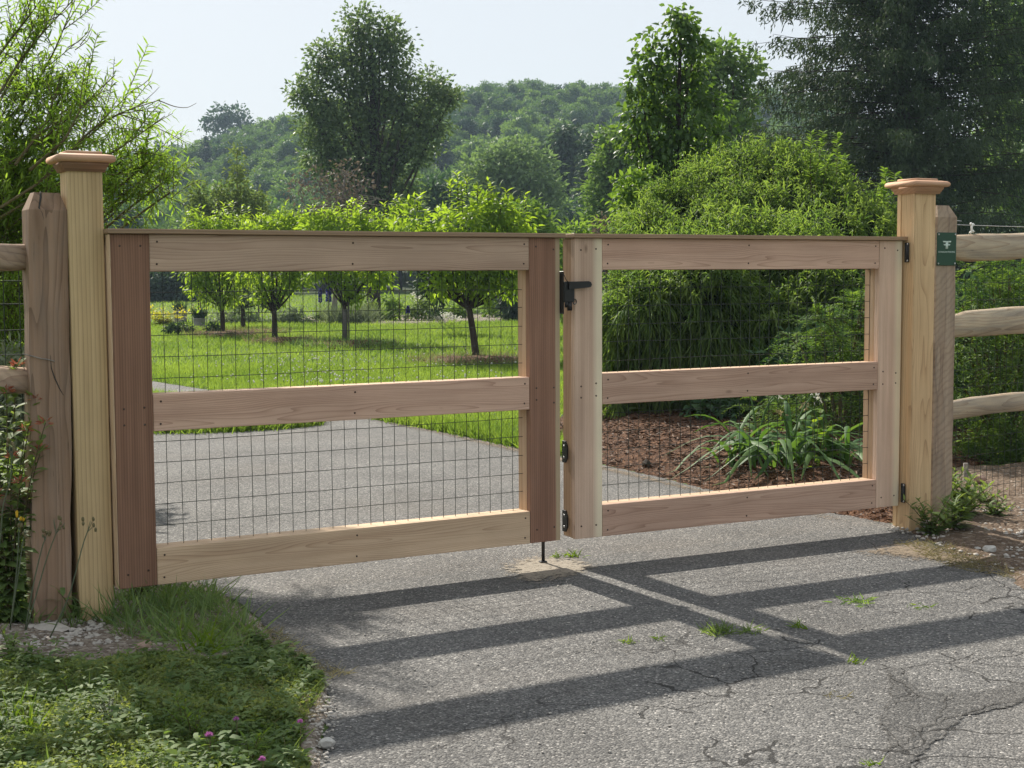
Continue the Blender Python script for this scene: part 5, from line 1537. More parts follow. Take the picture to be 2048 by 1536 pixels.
# ---------------------------------------------------------------- willow-like shrub at the left
def willow():
    b_ = np.array([-3.6, 8.0, 0.0])
    g = thing('willow_shrub', 'large narrow-leaved willowy shrub spreading above the left fence', 'shrub', b_)
    main = MB(); tw = MB()
    bb, dd_, nn, ll, tt = [], [], [], [], []
    def leaves_on(P, gap, L, t_shift=0, start=.1):
        seg = np.linalg.norm(np.diff(P, axis=0), axis=1); tot = seg.sum()
        k = int(tot/gap)
        cum = np.concatenate([[0], np.cumsum(seg)])
        for j in range(k):
            f = start+(1-start)*(j+.5)/k
            s_ = f*tot
            i = min(len(P)-2, np.searchsorted(cum, s_)-1)
            p = P[i]+(P[i+1]-P[i])*((s_-cum[i])/(seg[i]+1e-9))
            T = unit(P[i+1]-P[i])
            a = j*2.4+rng.uniform(0, .5)
            S = unit(np.cross(T, [0.2, .3, 1.0])); U = np.cross(S, T)
            bb.append(p); dd_.append(unit(T*.75+(S*math.cos(a)+U*math.sin(a))*.8+np.array([0, 0, -.22]))); nn.append(unit(U+np.array([0, 0, .8])+rng.normal(size=3)*.3)); ll.append(L*rng.uniform(.7, 1.25)); tt.append(np.clip(rng.uniform(0, .7)+t_shift, 0, 1))
    # airy long branches, traced where they stand against the sky
    long_ = [([(-60, 380), (60, 300), (150, 225), (230, 150)], 7.6), ([(-40, 300), (60, 190), (110, 100), (150, 0)], 7.9), ([(-40, 250), (40, 120), (90, 60), (165, -20)], 7.6),
             ([(-40, 440), (90, 360), (180, 260), (240, 225), (320, 200)], 7.4), ([(-60, 470), (60, 400), (160, 345), (250, 290), (330, 232)], 7.5),
             ([(0, 200), (40, 130), (70, 80), (85, 40)], 7.8), ([(-60, 200), (0, 130), (40, 60), (60, -30)], 8.1), ([(-30, 150), (20, 80), (60, 30), (110, -40)], 7.8),
             ([(30, 330), (90, 250), (110, 190), (125, 140)], 7.6), ([(60, 340), (130, 280), (160, 220), (180, 190)], 7.3), ([(100, 330), (170, 280), (215, 240), (290, 205)], 7.6),
             ([(-60, 330), (0, 240), (30, 180), (40, 110)], 8.2)]
    for px, Y in long_:
        P = np.array([at(x, y, Y+rng.uniform(-.15, .15)) for x, y in px])
        t = np.linspace(0, len(P)-1, 16)
        Q_ = np.c_[[np.interp(t, np.arange(len(P)), P[:, k]) for k in range(3)]].T
        Q_[1:-1] = (Q_[:-2]+2*Q_[1:-1]+Q_[2:])/4
        main.tube(Q_-b_, np.linspace(.009, .0022, 16), 5, False)
        leaves_on(Q_, .021, .058, .1, .05)
        for k in range(9):
            i = rng.integers(2, 14); a = Q_[i]
            T = unit(Q_[i+1]-Q_[i])
            d = unit(T+rng.normal(size=3)*.55+np.array([0, 0, .15])); ln = rng.uniform(.15, .42)
            e = a+d*ln; m_ = a+d*ln*.5+rng.normal(size=3)*.02
            pp = bez(a, m_, e, 6)
            tw.tube(pp-b_, np.linspace(.0032, .0014, 6), 4, False)
            if rng.uniform() < .8: leaves_on(pp, .011, .058, .0, .1)
    for px in ([(318, 201), (350, 214), (375, 216), (393, 206)], [(250, 190), (285, 170), (302, 155), (306, 138)], [(150, 100), (175, 82), (184, 62)], [(135, 95), (160, 82), (178, 60), (176, 45)], [(160, 90), (175, 72), (186, 48)], [(262, 232), (290, 243), (318, 246)], [(90, 45), (130, 25), (158, -10)], [(166, 150), (169, 130), (172, 112)]):
        P = np.array([at(x, y, 7.5) for x, y in px]); t = np.linspace(0, len(P)-1, 10)
        Q_ = np.c_[[np.interp(t, np.arange(len(P)), P[:, k]) for k in range(3)]].T
        Q_[1:-1] = (Q_[:-2]+2*Q_[1:-1]+Q_[2:])/4
        tw.tube(Q_-b_, np.linspace(.0028, .0010, 10), 4, False)
    # dense leafy mass
    C, Rr = lobes_px([(60, 280, 60), (10, 330, 70), (100, 230, 50), (30, 200, 40), (120, 290, 44), (60, 390, 75), (0, 430, 80), (100, 430, 60), (75, 190, 36), (30, 520, 70), (-60, 350, 100), (-60, 500, 110), (120, 200, 34), (20, 600, 60), (-80, 620, 90),
                      (240, 345, 40), (285, 360, 42), (250, 400, 40), (225, 430, 34), (320, 370, 26), (340, 385, 16), (300, 320, 22), (255, 310, 26), (210, 380, 40), (20, 680, 60), (-40, 760, 60)], 7.9, .7)
    ntw = 1250
    li = rng.choice(len(C), ntw, p=Rr**2/np.sum(Rr**2))
    for i in li:
        d = rand_dirs(1)[0]
        a = C[i]+d*Rr[i]*rng.uniform(0, .95)
        if a[2] < .3: continue
        dv = unit(d*.5+np.array([.25, -.15, .55])+rng.normal(size=3)*.4); ln = rng.uniform(.16, .36)
        pp = bez(a, a+dv*ln*.5, a+dv*ln+np.array([0, 0, -.04]), 5)
        tw.tube(pp-b_, np.linspace(.003, .0012, 5), 3, False)
        leaves_on(pp, .0125, .056, .25*(a[0]-C[i][0] > 0), .05)
    for c in C:
        P = bez(b_+np.array([rng.normal(0, .1), rng.normal(0, .1), 0]), b_*.5+c*.5+np.array([-.1, .1, .35]), c, 10)
        main.tube(P-b_, np.linspace(.022, .005, 10), 6, False)
    n = len(bb); ll = np.array(ll)
    leafmesh('foliage', np.array(bb), np.array(dd_), np.array(nn), ll, ll*.185, tt, LANCE, M['l_willow'], g, origin=b_)
    obj('branches', main.mesh('branches', True), M['twig'], g)
    obj('twigs', tw.mesh('twigs'), M['twig'], g)
willow()
bush('leafy_backdrop', 'shaded bushy growth behind the left fence and the willowy shrub', 'shrub', (-3.9, 9.8),
     [(60, 600, 80), (0, 640, 90), (100, 540, 50), (-60, 560, 90), (40, 720, 80), (-40, 800, 100), (90, 660, 50), (60, 820, 70), (20, 520, 60)], 9.6, 520, 12, .10, .10, .035, M['l_forest2'], tpl=LANCE)
bush('silvery_plant', 'silvery grey-green plant behind the left fence mesh', 'plant', (-2.75, 7.1),
     [(20, 770, 40), (60, 800, 40), (0, 840, 50), (50, 870, 34), (30, 720, 30)], 7.1, 190, 11, .05, .07, .014, M['l_silver'], tpl=LANCE)

# ---------------------------------------------------------------- weeds at the left fence
def at2(px, py, Y): return at(px, py, Y)
leafy('red_flowered_shrub', 'leafy shrub with red-brown clusters poking through the left fence', 'shrub', (-2.02, 5.62),
      [(-.05, -.02, 1.0), (.10, -.05, .80), (.02, -.02, .95), (-.12, .05, 1.12), (.19, -.08, .83), (-.2, 0, .8), (.06, -.10, .70), (-.05, -.05, .62), (.15, -.02, .72), (-.10, -.10, .88), (.0, -.12, .55), (.09, -.10, .60), (-.15, -.05, 1.02), (.12, 0, .92), (-.22, -.1, .95), (-.08, .02, .72), (.04, .05, 1.05), (-.3, -.05, .7), (-.28, 0, 1.1)], M['l_weed'], .10, .050, .024, None, LEAF, up=.15, sr=.004, flower=(M['l_red'], .045, 16))
leafy('shade_weed', 'broad dark weed behind the left fence foot', 'weed', (-2.2, 6.2), rs(9, .12, .2, .45), M['l_weed'], .16, .09, .045, None, LEAF, up=.2)
leafy('burdock_plant', 'big-leaved burdock lying at the foot of the left fence', 'plant', gnd(45, 1205)[:2], rs(6, .08, .08, .2), M['l_tuft'], .22, .13, .05, None, LEAF, up=.1)
leafy('dock_plant', 'narrow-leaved weed between the two left posts', 'weed', gnd(150, 1245)[:2], rs(6, .05, .06, .16), M['l_tuft'], .13, .034, .02, None, LANCE, up=.5)
leafy('shade_weed', 'leafy weed at the left edge under the lowest rail', 'weed', gnd(10, 1190)[:2], rs(12, .12, .2, .5), M['l_weed'], .10, .045, .03, None, LEAF, up=.2)
leafy('shade_weed', 'leafy weed under the bottom corner of the left gate leaf', 'weed', gnd(278, 1205)[:2], rs(8, .05, .06, .14), M['l_weed'], .06, .034, .016, None, LEAF, up=.3)
# tall thin stalks with seed heads
def stalk(label, pxs, Y, head, fm):
    P = np.array([at(x, y, Y) for x, y in pxs]); 
    b_ = P[0].copy()
    g = thing('hawkweed_stalk', label, 'weed', b_, 0, 'thin hawkweed stalks by the left posts')
    t = np.linspace(0, len(P)-1, 12)
    Q_ = np.c_[[np.interp(t, np.arange(len(P)), P[:, k]) for k in range(3)]].T
    Q_[1:-1] = (Q_[:-2]+2*Q_[1:-1]+Q_[2:])/4
    mb = MB(); mb.tube(Q_-b_, np.linspace(.0030, .0018, 12), 5)
    for k in range(4):
        e = Q_[-1]-b_+np.array([rng.uniform(-.03, .03), rng.uniform(-.01, .01), rng.uniform(.0, .035)])
        mb.tube([Q_[-2]-b_, e], [.0015, .001], 4, False)
    obj('stem', mb.mesh('stem', tint=np.full(sum(len(v) for v in mb.v), .5)), M['l_silver'], g)
    hb = MB()
    for k in range(5):
        hb.blob(Q_[-1]-b_+np.array([rng.uniform(-.025, .025), rng.uniform(-.01, .01), rng.uniform(-.01, .035)]), (.006, .006, .009), 6, 4, .15)
    obj('seed_head', hb.mesh('seed_head', True, tint=np.full(sum(len(v) for v in hb.v), .4)), M[fm], g, kind='stuff')
stalk('hawkweed stalk with one yellow flower, in front of the lowest left rail', [(20, 1260), (35, 1130), (38, 1050), (40, 1042)], 5.35, 1, 'l_orange')
stalk('forked hawkweed stalk with pale buds near the left edge', [(20, 1255), (38, 1140), (46, 1080), (50, 1068)], 5.32, 1, 'l_straw')
stalk('arching hawkweed stalk crossing the rough left fence post', [(52, 1260), (75, 1180), (95, 1110), (118, 1052)], 5.3, 1, 'l_straw')
stalk('short hawkweed stalk with round buds before the rough left post', [(50, 1260), (68, 1160), (85, 1090), (92, 1075)], 5.33, 1, 'l_straw')
stalk('hawkweed stalk leaning across the left gate post', [(100, 1275), (140, 1190), (165, 1090), (178, 1055)], 5.2, 1, 'l_straw')
stalk('tallest hawkweed stalk at the left edge of the picture', [(0, 1090), (5, 1010), (22, 960), (24, 895)], 5.3, 1, 'l_straw')

# ---------------------------------------------------------------- grasses
def blades(name, P2, z, Lm, Wm, mat, kind='stuff', lean=.45, parent=None, label=None, tpl=BLADE, origin=None):
    n = len(P2)
    B = np.c_[P2, np.broadcast_to(z, (n,))]
    D = unit(np.c_[rng.normal(0, lean, (n, 2)), np.ones(n)])
    N = unit(np.c_[rng.normal(size=(n, 2)), np.full(n, .15)])
    L_ = Lm*rng.uniform(.55, 1.35, n)
    return leafmesh(name, B, D, N, L_, Wm*rng.uniform(.7, 1.3, n), np.clip(rng.uniform(0, .75, n)+.55*vnoise(P2, .55, 2.2)+.25*vnoise(P2, 2.1, 4.0)+.12, 0, 1), tpl, mat, parent, kind=kind, origin=(0, 0, 0) if origin is None else origin)
# lawn
dpoly = [tuple(p) for p in drive]
RINGS = [(gnd(*px)[:2], rx, ry) for px, rx, ry in (((953, 728), .95, .8), ((690, 694), .95, .9), ((575, 686), .8, .7), ((450, 672), .9, .9), ((520, 668), .7, .7))]
def lawn_pts(n, y0, y1, wpx=1.0):
    out = np.zeros((0, 2))
    while len(out) < n:
        y = np.sqrt(rng.uniform(y0**2, y1**2, n)); x = rng.uniform(-.31, .10, n)*y
        P = np.c_[x, y]
        P = P[~inside(P, dpoly)]
        P = P[~inside(P, mulch_poly)]
        for c_, rx, ry in RINGS: P = P[((P[:, 0]-c_[0])/rx)**2+((P[:, 1]-c_[1])/ry)**2 > rng.uniform(.6, 1.0, len(P))]
        P = P[P[:, 1] > 9+np.abs(P[:, 0])*.2]
        out = np.vstack([out, P])
    return out[:n]
blades('lawn_grass', lawn_pts(90000, 10.5, 22), 0, .085, .0065, M['l_grass'])
blades('lawn_grass', lawn_pts(75000, 20, 42), 0, .095, .012, M['l_grass'])
blades('lawn_grass', lawn_pts(30000, 40, 100), 0, .13, .03, M['l_grass'])
# taller edge grass along the drive
ed = []
E1 = [gnd(*p)[:2] for p in [(740, 836), (850, 855), (950, 875), (1050, 897), (1140, 912)]]
E2 = [gnd(*p)[:2] for p in [(290, 867), (400, 865), (480, 863), (560, 858), (640, 850)]]
for E_, n, w_ in ((E1, 9000, .35), (E2, 5000, .25)):
    k = rng.integers(0, len(E_)-1, n); t = rng.uniform(0, 1, n)[:, None]
    E_ = np.array(E_)
    ed.append(E_[k]+(E_[k+1]-E_[k])*t+np.array([0, 1.0])*(np.abs(rng.normal(0, w_, n))-.10*np.clip(rng.normal(0, 1, n), 0, 2))[:, None]+rng.normal(size=(n, 2))*.03)
blades('edge_grass', np.vstack(ed), 0, .11, .008, M['l_grass'])
Pl = np.c_[rng.uniform(-8, -1.9, 26000), rng.uniform(5.2, 12, 26000)]
Pl = Pl[~inside(Pl, dpoly) & (Pl[:, 1] > 5.0-.55*(Pl[:, 0]+1.9)*0 + .48*(Pl[:, 0]+1.75)+.75)]
blades('lawn_grass', Pl, 0, .11, .007, M['l_grass'])
# white clover in the lawn
P = np.vstack([gnd(x, y)[:2] for x, y in zip(rng.normal(640, 110, 220), rng.uniform(715, 778, 220))]+[gnd(x, y)[:2] for x, y in zip(rng.uniform(800, 1040, 60), rng.uniform(700, 790, 60))])
P = P[~inside(P, dpoly)]
mb = MB()
for p in P: mb.blob((p[0], p[1], rng.uniform(.07, .11)), rng.uniform(.010, .016), 5, 3, .2)
obj('white_clover', mb.mesh('white_clover', tint=rng.uniform(0, 1, sum(len(v) for v in mb.v))), M['l_white'], kind='stuff')

# mulch rings round the young trees and straw-coloured tufts
def ring(px, rx, ry, mat='mulch', h=.11):
    c = gnd(*px)[:2]
    a = np.linspace(0, 2*np.pi, 28, endpoint=False)
    poly = [(c[0]+rx*math.cos(t)*(1+.12*math.sin(3*t)), c[1]+ry*math.sin(t)*(1+.1*math.cos(5*t))) for t in a]
    patch('mulch_ring', poly, .09, M[mat], lambda P, e: h*np.minimum(e, 1)+.02*vnoise(P, 4, 1), .35)
    return c
for px, rx, ry, st, dk in (((953, 728), .95, .8, 900, 300), ((690, 694), .95, .9, 200, 1400), ((575, 686), .8, .7, 300, 100), ((450, 672), .9, .9, 700, 200), ((520, 668), .7, .7, 400, 300)):
    c = ring(px, rx, ry)
    a = rng.uniform(0, 2*np.pi, st+dk); r_ = np.sqrt(rng.uniform(.15, 1.25, st+dk))
    P = np.c_[c[0]+rx*r_*np.cos(a), c[1]+ry*r_*np.sin(a)]
    if st: blades('straw_tuft', P[:st], 0.0, .20, .013, M['l_straw'], lean=.6)
    if dk: blades('dark_tuft', P[st:], 0.02, .20, .014, M['l_tuft'], lean=.9)

# ---------------------------------------------------------------- planters and garden bed
def planter(label, px, wpx, hpx, round_=True):
    b_ = gnd(*px); k = b_[1]/FPX
    g = thing('planter', label, 'planter', b_, 0, 'stone planters')
    r_, h = wpx*k/2, hpx*k
    V = []
    prof = [(.86*r_, 0), (.95*r_, h*.5), (r_, h*.9), (1.04*r_, h*.92), (1.04*r_, h), (.86*r_, h), (.84*r_, h*.9)]
    ns_ = 20
    for rr, z in prof:
        for j in range(ns_): V.append((rr*math.cos(j*2*np.pi/ns_), rr*math.sin(j*2*np.pi/ns_), z))
    q = []
    for i in range(len(prof)-1):
        for j in range(ns_): q.append((i*ns_+j, i*ns_+(j+1) % ns_, (i+1)*ns_+(j+1) % ns_, (i+1)*ns_+j))
    V.append((0, 0, h*.9)); n0 = (len(prof)-1)*ns_
    t = [(n0+j, n0+(j+1) % ns_, len(V)-1) for j in range(ns_)]
    obj('pot', mesh_np('pot', V, t, q, smooth=True), M['pot'], g)
    n = 130
    B = np.c_[rng.uniform(-.7, .7, (n, 2))*r_, np.full(n, h*.9)]
    leafmesh('plant', B, unit(np.c_[rng.normal(0, .5, (n, 2)), np.ones(n)]), rand_dirs(n), rng.uniform(.15, .40, n), np.full(n, .035), rng.uniform(0, 1, n), LANCE, M['l_conifer'], g)
planter('grey stone planter with dark plants, left and farther back of the two', (361, 647), 27, 26)
planter('grey stone planter with dark plants, right and nearer of the two', (399, 655), 24, 19)
leafy('golden_shrub', 'yellow-leaved low shrub in front of the farther planter', 'shrub', gnd(325, 652)[:2], rs(46, .6, .2, .6), M['l_yellow'], .24, .07, .05, None, LANCE)
bush('shadow_clump', 'low dark leaf clump standing in for the shadow by the stone planters', 'shrub', gnd(372, 655)[:2], [(352, 655, 4), (340, 655, 4), (366, 656, 4), (378, 655, 3), (420, 655, 4), (430, 655, 4)], 33.5, 50, 10, .05, .10, .05, M['l_conifer'])  # dark leaves added in place of the shadow under the golden shrub
# pale bed edging
bed = gpoly([(600, 648), (700, 650), (830, 650), (960, 645), (1070, 640), (1070, 626), (960, 630), (830, 633), (700, 634), (600, 636)])
patch('garden_bed', bed, .2, M['gravelsoil'], lambda P, e: .06*e, .4)
def mound(name, label, px, circ, mat, ncl, L_, W_, tpl=LANCE, group=None):
    b_ = gnd(*px)
    return bush(name, label, 'plant', b_[:2], circ, b_[1], ncl, 10, .07, L_, W_, M[mat], group, tpl, core=False)
c_ = gnd(700, 648)[:2]
P = c_+rng.normal(size=(1500, 2))*np.array([.45, .3])
g = thing('ornamental_grass', 'soft grey-green ornamental grass mound behind the guarded young tree', 'plant', (c_[0], c_[1], 0))
n = 1500
leafmesh('blades', np.c_[rng.normal(0, .3, (n, 2)), np.zeros(n)], unit(np.c_[rng.normal(0, .6, (n, 2)), np.ones(n)]), rand_dirs(n), rng.uniform(.4, .8, n), np.full(n, .018), rng.uniform(0, 1, n), BLADE, M['l_silver'], g)
mound('garden_plant', 'small bushy green plant left of the grass mound', (648, 645), [(648, 632, 10), (640, 640, 8), (655, 640, 8)], 'l_weed', 40, .12, .05)
mound('garden_plant', 'leafy staked perennial right of the grass mound', (745, 645), [(745, 620, 12), (735, 632, 11), (755, 632, 12), (742, 605, 8)], 'l_weed', 50, .14, .06)
mound('garden_plant', 'tall loose perennial with pale tips in the garden bed', (780, 645), [(780, 600, 12), (790, 612, 12), (775, 622, 14), (785, 635, 12)], 'l_lime', 60, .14, .05)
mound('garden_plant', 'feathery green perennial behind the small blue flower', (835, 645), [(835, 615, 16), (850, 625, 14), (825, 630, 12), (845, 610, 10)], 'l_weed', 70, .14, .04)
mound('garden_plant', 'bright green perennial left of the nearest trunk', (910, 640), [(905, 615, 14), (925, 618, 14), (915, 630, 12)], 'l_lime', 60, .15, .05)
mound('garden_plant', 'bright green perennial right of the nearest trunk', (985, 638), [(985, 605, 14), (1000, 620, 14), (975, 622, 14)], 'l_lime', 60, .15, .05)
mound('white_flower_mound', 'low whitish flowering mound in the garden bed', (885, 645), [(870, 636, 8), (885, 633, 9), (900, 636, 8), (912, 639, 6)], 'l_white', 60, .05, .04)
mound('white_flower', 'single white flower head above the garden bed', (836, 640), [(833, 592, 5), (838, 597, 5)], 'l_white', 9, .08, .06)
mound('garden_shrub', 'dark strap-leaved shrub at the right end of the garden bed', (1030, 642), [(1020, 600, 20), (1040, 590, 24), (1045, 615, 24), (1015, 625, 16), (1035, 632, 16), (1055, 605, 20)], 'l_conifer', 170, .26, .06)
mound('low_hedge_plant', 'grey-green low plants under the leftmost young trees', (440, 648), [(430, 640, 10), (455, 636, 12), (470, 640, 10), (500, 640, 10), (590, 632, 12), (570, 638, 12), (610, 640, 8)], 'l_silver', 110, .16, .04)
def delph(label, px, hpx, wpx, base):
    b_ = gnd(*base); k = b_[1]/FPX
    g = thing('delphinium', label, 'flower', b_, 0, 'blue delphiniums')
    t = at(px[0], px[1], b_[1])-b_
    mb = MB(); mb.tube([(0, 0, 0), (t[0]*.5, 0, t[2]*.5), t], [.012, .01, .006], 5, False)
    obj('stem', mb.mesh('stem'), M['twig'], g)
    n = 190
    f = rng.uniform(0, 1, n)
    r_ = wpx*k/2*(1-.25*f)
    a = rng.uniform(0, 6.28, n)
    B = np.c_[t[0]+.3*r_*np.cos(a), .3*r_*np.sin(a), t[2]-hpx*k*(1-f)]
    leafmesh('flower_spike', B, unit(np.c_[np.cos(a), np.sin(a), rng.normal(.1, .4, n)]), rand_dirs(n), r_*.9, np.full(n, .05), rng.uniform(0, 1, n), KITE, M['l_blue'], g)
delph('dark blue delphinium spike, left of the pair over the lawn', (640, 577), 27, 8, (640, 648))
delph('dark blue delphinium spike, right and wider of the pair over the lawn', (657, 576), 27, 13, (657, 648))
delph('small blue flower spike low in the garden bed', (816, 612), 13, 8, (816, 646))
for lab, x, y0, y1 in (('dark thin garden stake, taller one right of the grass mound', 758, 575, 645), ('thin reddish garden stake among the perennials', 799, 580, 645), ('thin dark stake by the planters', 398, 580, 650), ('brown thin stake just right of the dark stake by the planters', 409, 572, 645)):
    b_ = gnd(x, y1)
    g = thing('garden_stake', lab, 'stake', b_, 0, 'thin garden stakes')
    mb = MB(); mb.tube([(0, 0, 0), (0, 0, at(x, y0, b_[1])[2])], .018, 6)
    o = obj('stake', mb.mesh('stake'), M['bark_dark'], g)

# ---------------------------------------------------------------- mulch chips
n = 16000
P = scatter(mulch_poly, n)
P = P[(P[:, 1] < 13.2)]
e = np.clip(edgedist(P, mulch_poly)/.7, 0, 1)
z = mulch_h(P, e)+.012
n = len(P)
leafmesh('mulch_chips', np.c_[P, z], unit(np.c_[rng.normal(size=(n, 2)), rng.normal(0, .25, n)]), unit(np.c_[rng.normal(0, .5, (n, 2)), np.ones(n)]), rng.uniform(.02, .07, n), rng.uniform(.006, .016, n), rng.uniform(0, 1, n)**1.5, KITE, M['chip'], kind='stuff')
n = 2500
P = np.vstack([gnd(x, y)[:2] for x, y in zip(rng.uniform(1205, 1450, n), rng.uniform(-4, 12, n)+np.interp(rng.uniform(1205, 1450, n), [1205, 1450], [929, 985]))])
# ---------------------------------------------------------------- gravel
def gravel(name, P2, z, s0, s1, mats, seed=1):
    mb = MB()
    for p, zz in zip(P2, np.broadcast_to(z, (len(P2),))):
        s_ = rng.uniform(s0, s1)
        mb.blob((p[0], p[1], zz+s_*.25), (s_*rng.uniform(.7, 1.3), s_*rng.uniform(.7, 1.3), s_*rng.uniform(.4, .8)), 5, 3, .25)
    obj(name, mb.mesh(name), mats, kind='stuff')
gp_r = gpoly([(1770, 1062), (1850, 1086), (1950, 1120), (2048, 1160), (2100, 1120), (2060, 1000), (1960, 980), (1900, 985)])
P = scatter(gp_r, 600); gravel('loose_gravel', P, .012, .005, .014, M['stone'])
P = scatter(gpoly([(0, 1215), (90, 1215), (200, 1245), (260, 1290), (180, 1300), (0, 1310), (-60, 1260)]), 700); gravel('loose_gravel', P, .014, .004, .014, M['stone'])
P = scatter([(-.6, 3.9), (2.2, 4.0), (3.0, 7.0), (-.8, 6.2)], 420); gravel('loose_gravel', P, .006, .002, .0055, M['stone'])
P = scatter(gpoly([(620, 1390), (660, 1370), (680, 1440), (660, 1536), (600, 1536)]), 160); gravel('loose_gravel', P, .012, .003, .009, M['stone'])

def rock(name, label, px, s, mat, flat=.6, rot=0, group=None, z=.0, bury=.2):
    b_ = gnd(*px)
    bm = bmesh.new()
    bmesh.ops.create_icosphere(bm, subdivisions=3, radius=1)
    sd_ = rng.uniform(0, 50)
    planes = [(Vector(tuple(x)), rng.uniform(.66, .92)) for x in rand_dirs(18)]
    for v in bm.verts:
        k = 1+.22*noise.noise(v.co*1.3+Vector((sd_, 0, 0)))
        v.co = v.co*k
        for nn_, hh_ in planes:
            dd_ = v.co.dot(nn_)-hh_
            if dd_ > 0: v.co -= nn_*dd_
        v.co *= 1+.05*noise.noise(v.co*5+Vector((0, sd_, 0)))
        v.co = Vector((v.co.x*s, v.co.y*s*.8, v.co.z*s*flat))
    o = obj(name, bm_mesh(name, bm, False), M[mat])
    o.location = (b_[0], b_[1], z+s*flat*(1-bury)); o.rotation_euler = (rng.uniform(-.15, .15), rng.uniform(-.15, .15), rot)
    return tag(o, label, 'stone', group)
rock('stone', 'pinkish round stone lying at the edge of the weeds', (288, 1305), .038, 'stone_pink', .55, .3, z=.01)
rock('stone', 'jagged white stone at the edge of the asphalt, lower left', (655, 1500), .030, 'stone_white', .62, 1.0, z=.008)
rock('flat_stone', 'flat pale stone slab on the gravel before the rough left post', (100, 1268), .085, 'stone', .14, .5, z=.014)
rock('flat_stone', 'small pale stone beside the flat slab', (65, 1266), .03, 'stone', .5, 1.5, z=.012)
rock('flat_stone', 'grey flat stone sunk in the ground cover at the bottom', (500, 1508), .05, 'stone', .35, .2, z=.012)
rock('stone', 'white pebble on the gravel right of the drive', (1979, 1110), .04, 'stone_white', .6, .4, z=.01)
rock('stone', 'small white pebble left of the larger white one on the gravel', (1955, 1106), .022, 'stone_white', .6, 2.0, z=.01)
rock('stone', 'tan round stone behind the weeds by the right fence', (1960, 972), .045, 'stone_pink', .8, 2.0, z=.02)
rock('stone', 'pale stone at the foot of the right gate post', (1852, 1062), .04, 'stone', .7, .9, z=.01)
rock('dark_clod', 'dark clod on the mulch edge beyond the right gate leaf', (1292, 942), .05, 'bark_dark', .7, .9, z=.02)
b_ = gnd(1931, 968)
g = thing('wooden_stake', 'short weathered grey stake standing behind the right fence', 'stake', b_)
obj('stake', box_mesh('stake', .030, .020, .16, .002, (0, 0, .06)), M['old_wood'], g)

# ---------------------------------------------------------------- foreground ground cover
cov = gpoly([(-80, 1345), (60, 1325), (190, 1335), (320, 1318), (420, 1330), (520, 1320), (610, 1345), (650, 1385), (615, 1440), (590, 1490), (620, 1540), (630, 1640), (-120, 1640)])
n = 64000
P = scatter(cov, n)
hgt = .016+.034*np.clip(vnoise(P, 7, 7.7)+.4, 0, 1)
e = np.clip(edgedist(P, cov)/.08, .15, 1)
z = rng.uniform(.1, 1, n)*hgt*e+.02
leafmesh('ground_cover', np.c_[P, z], unit(np.c_[rng.normal(size=(n, 2)), rng.normal(.35, .35, n)]), unit(np.c_[rng.normal(0, .45, (n, 2)), np.ones(n)]), rng.uniform(.008, .021, n), rng.uniform(.006, .0135, n), np.clip(.4+.9*vnoise(P, 4, 3.3)+rng.uniform(-.35, .45, n), 0, 1), KITE, M['l_cover'], kind='stuff')
# many small mixed weeds growing through it
Pw = scatter(cov, 520)
bb, dd_, nn, ll, ww, tt = [], [], [], [], [], []
for p in Pw:
    h = rng.uniform(.03, .11); k = rng.integers(6, 15); t0 = rng.uniform(0, 1); L0 = rng.uniform(.018, .045); asp = rng.uniform(.22, .5); a0 = rng.uniform(0, 6.28)
    for j in range(k):
        a = a0+j*2.4; f = (j+1)/k
        bb.append((p[0], p[1], .02+h*f)); dd_.append((math.cos(a), math.sin(a), rng.uniform(.0, .7))); nn.append((0, 0, 1)); ll.append(L0*rng.uniform(.7, 1.2)); ww.append(L0*asp); tt.append(np.clip(t0+rng.uniform(-.2, .2), 0, 1))
leafmesh('mixed_weeds', np.array(bb), unit(np.array(dd_)), unit(np.array(nn)+rng.normal(size=(len(bb), 3))*.25), np.array(ll), np.array(ww), np.array(tt), LANCE, M['l_weed'], kind='stuff')
# larger round leaves of clover near the drive edge
clo = gpoly([(400, 1310), (520, 1290), (600, 1330), (650, 1370), (600, 1400), (520, 1390), (430, 1350)])
clo2 = gpoly([(420, 1440), (560, 1440), (610, 1480), (600, 1536), (460, 1536)])
P = np.vstack([scatter(clo, 2300), scatter(clo2, 1300)]); n = len(P)
bb = np.repeat(np.c_[P, rng.uniform(.02, .06, n)*np.clip(.6+vnoise(P, 8, 9), .2, 1.2)], 3, 0)
a = np.repeat(rng.uniform(0, 6.28, n), 3)+np.tile([0, 2.09, 4.19], n)
leafmesh('clover_leaves', bb, unit(np.c_[np.cos(a), np.sin(a), rng.normal(.25, .2, 3*n)]), unit(np.c_[rng.normal(0, .25, (3*n, 2)), np.ones(3*n)]), rng.uniform(.014, .022, 3*n), rng.uniform(.012, .018, 3*n), np.repeat(np.clip(rng.uniform(0, .7, n)+.6*vnoise(P, 6, 1.5), 0, 1), 3), KITE, M['l_weed'], kind='stuff')
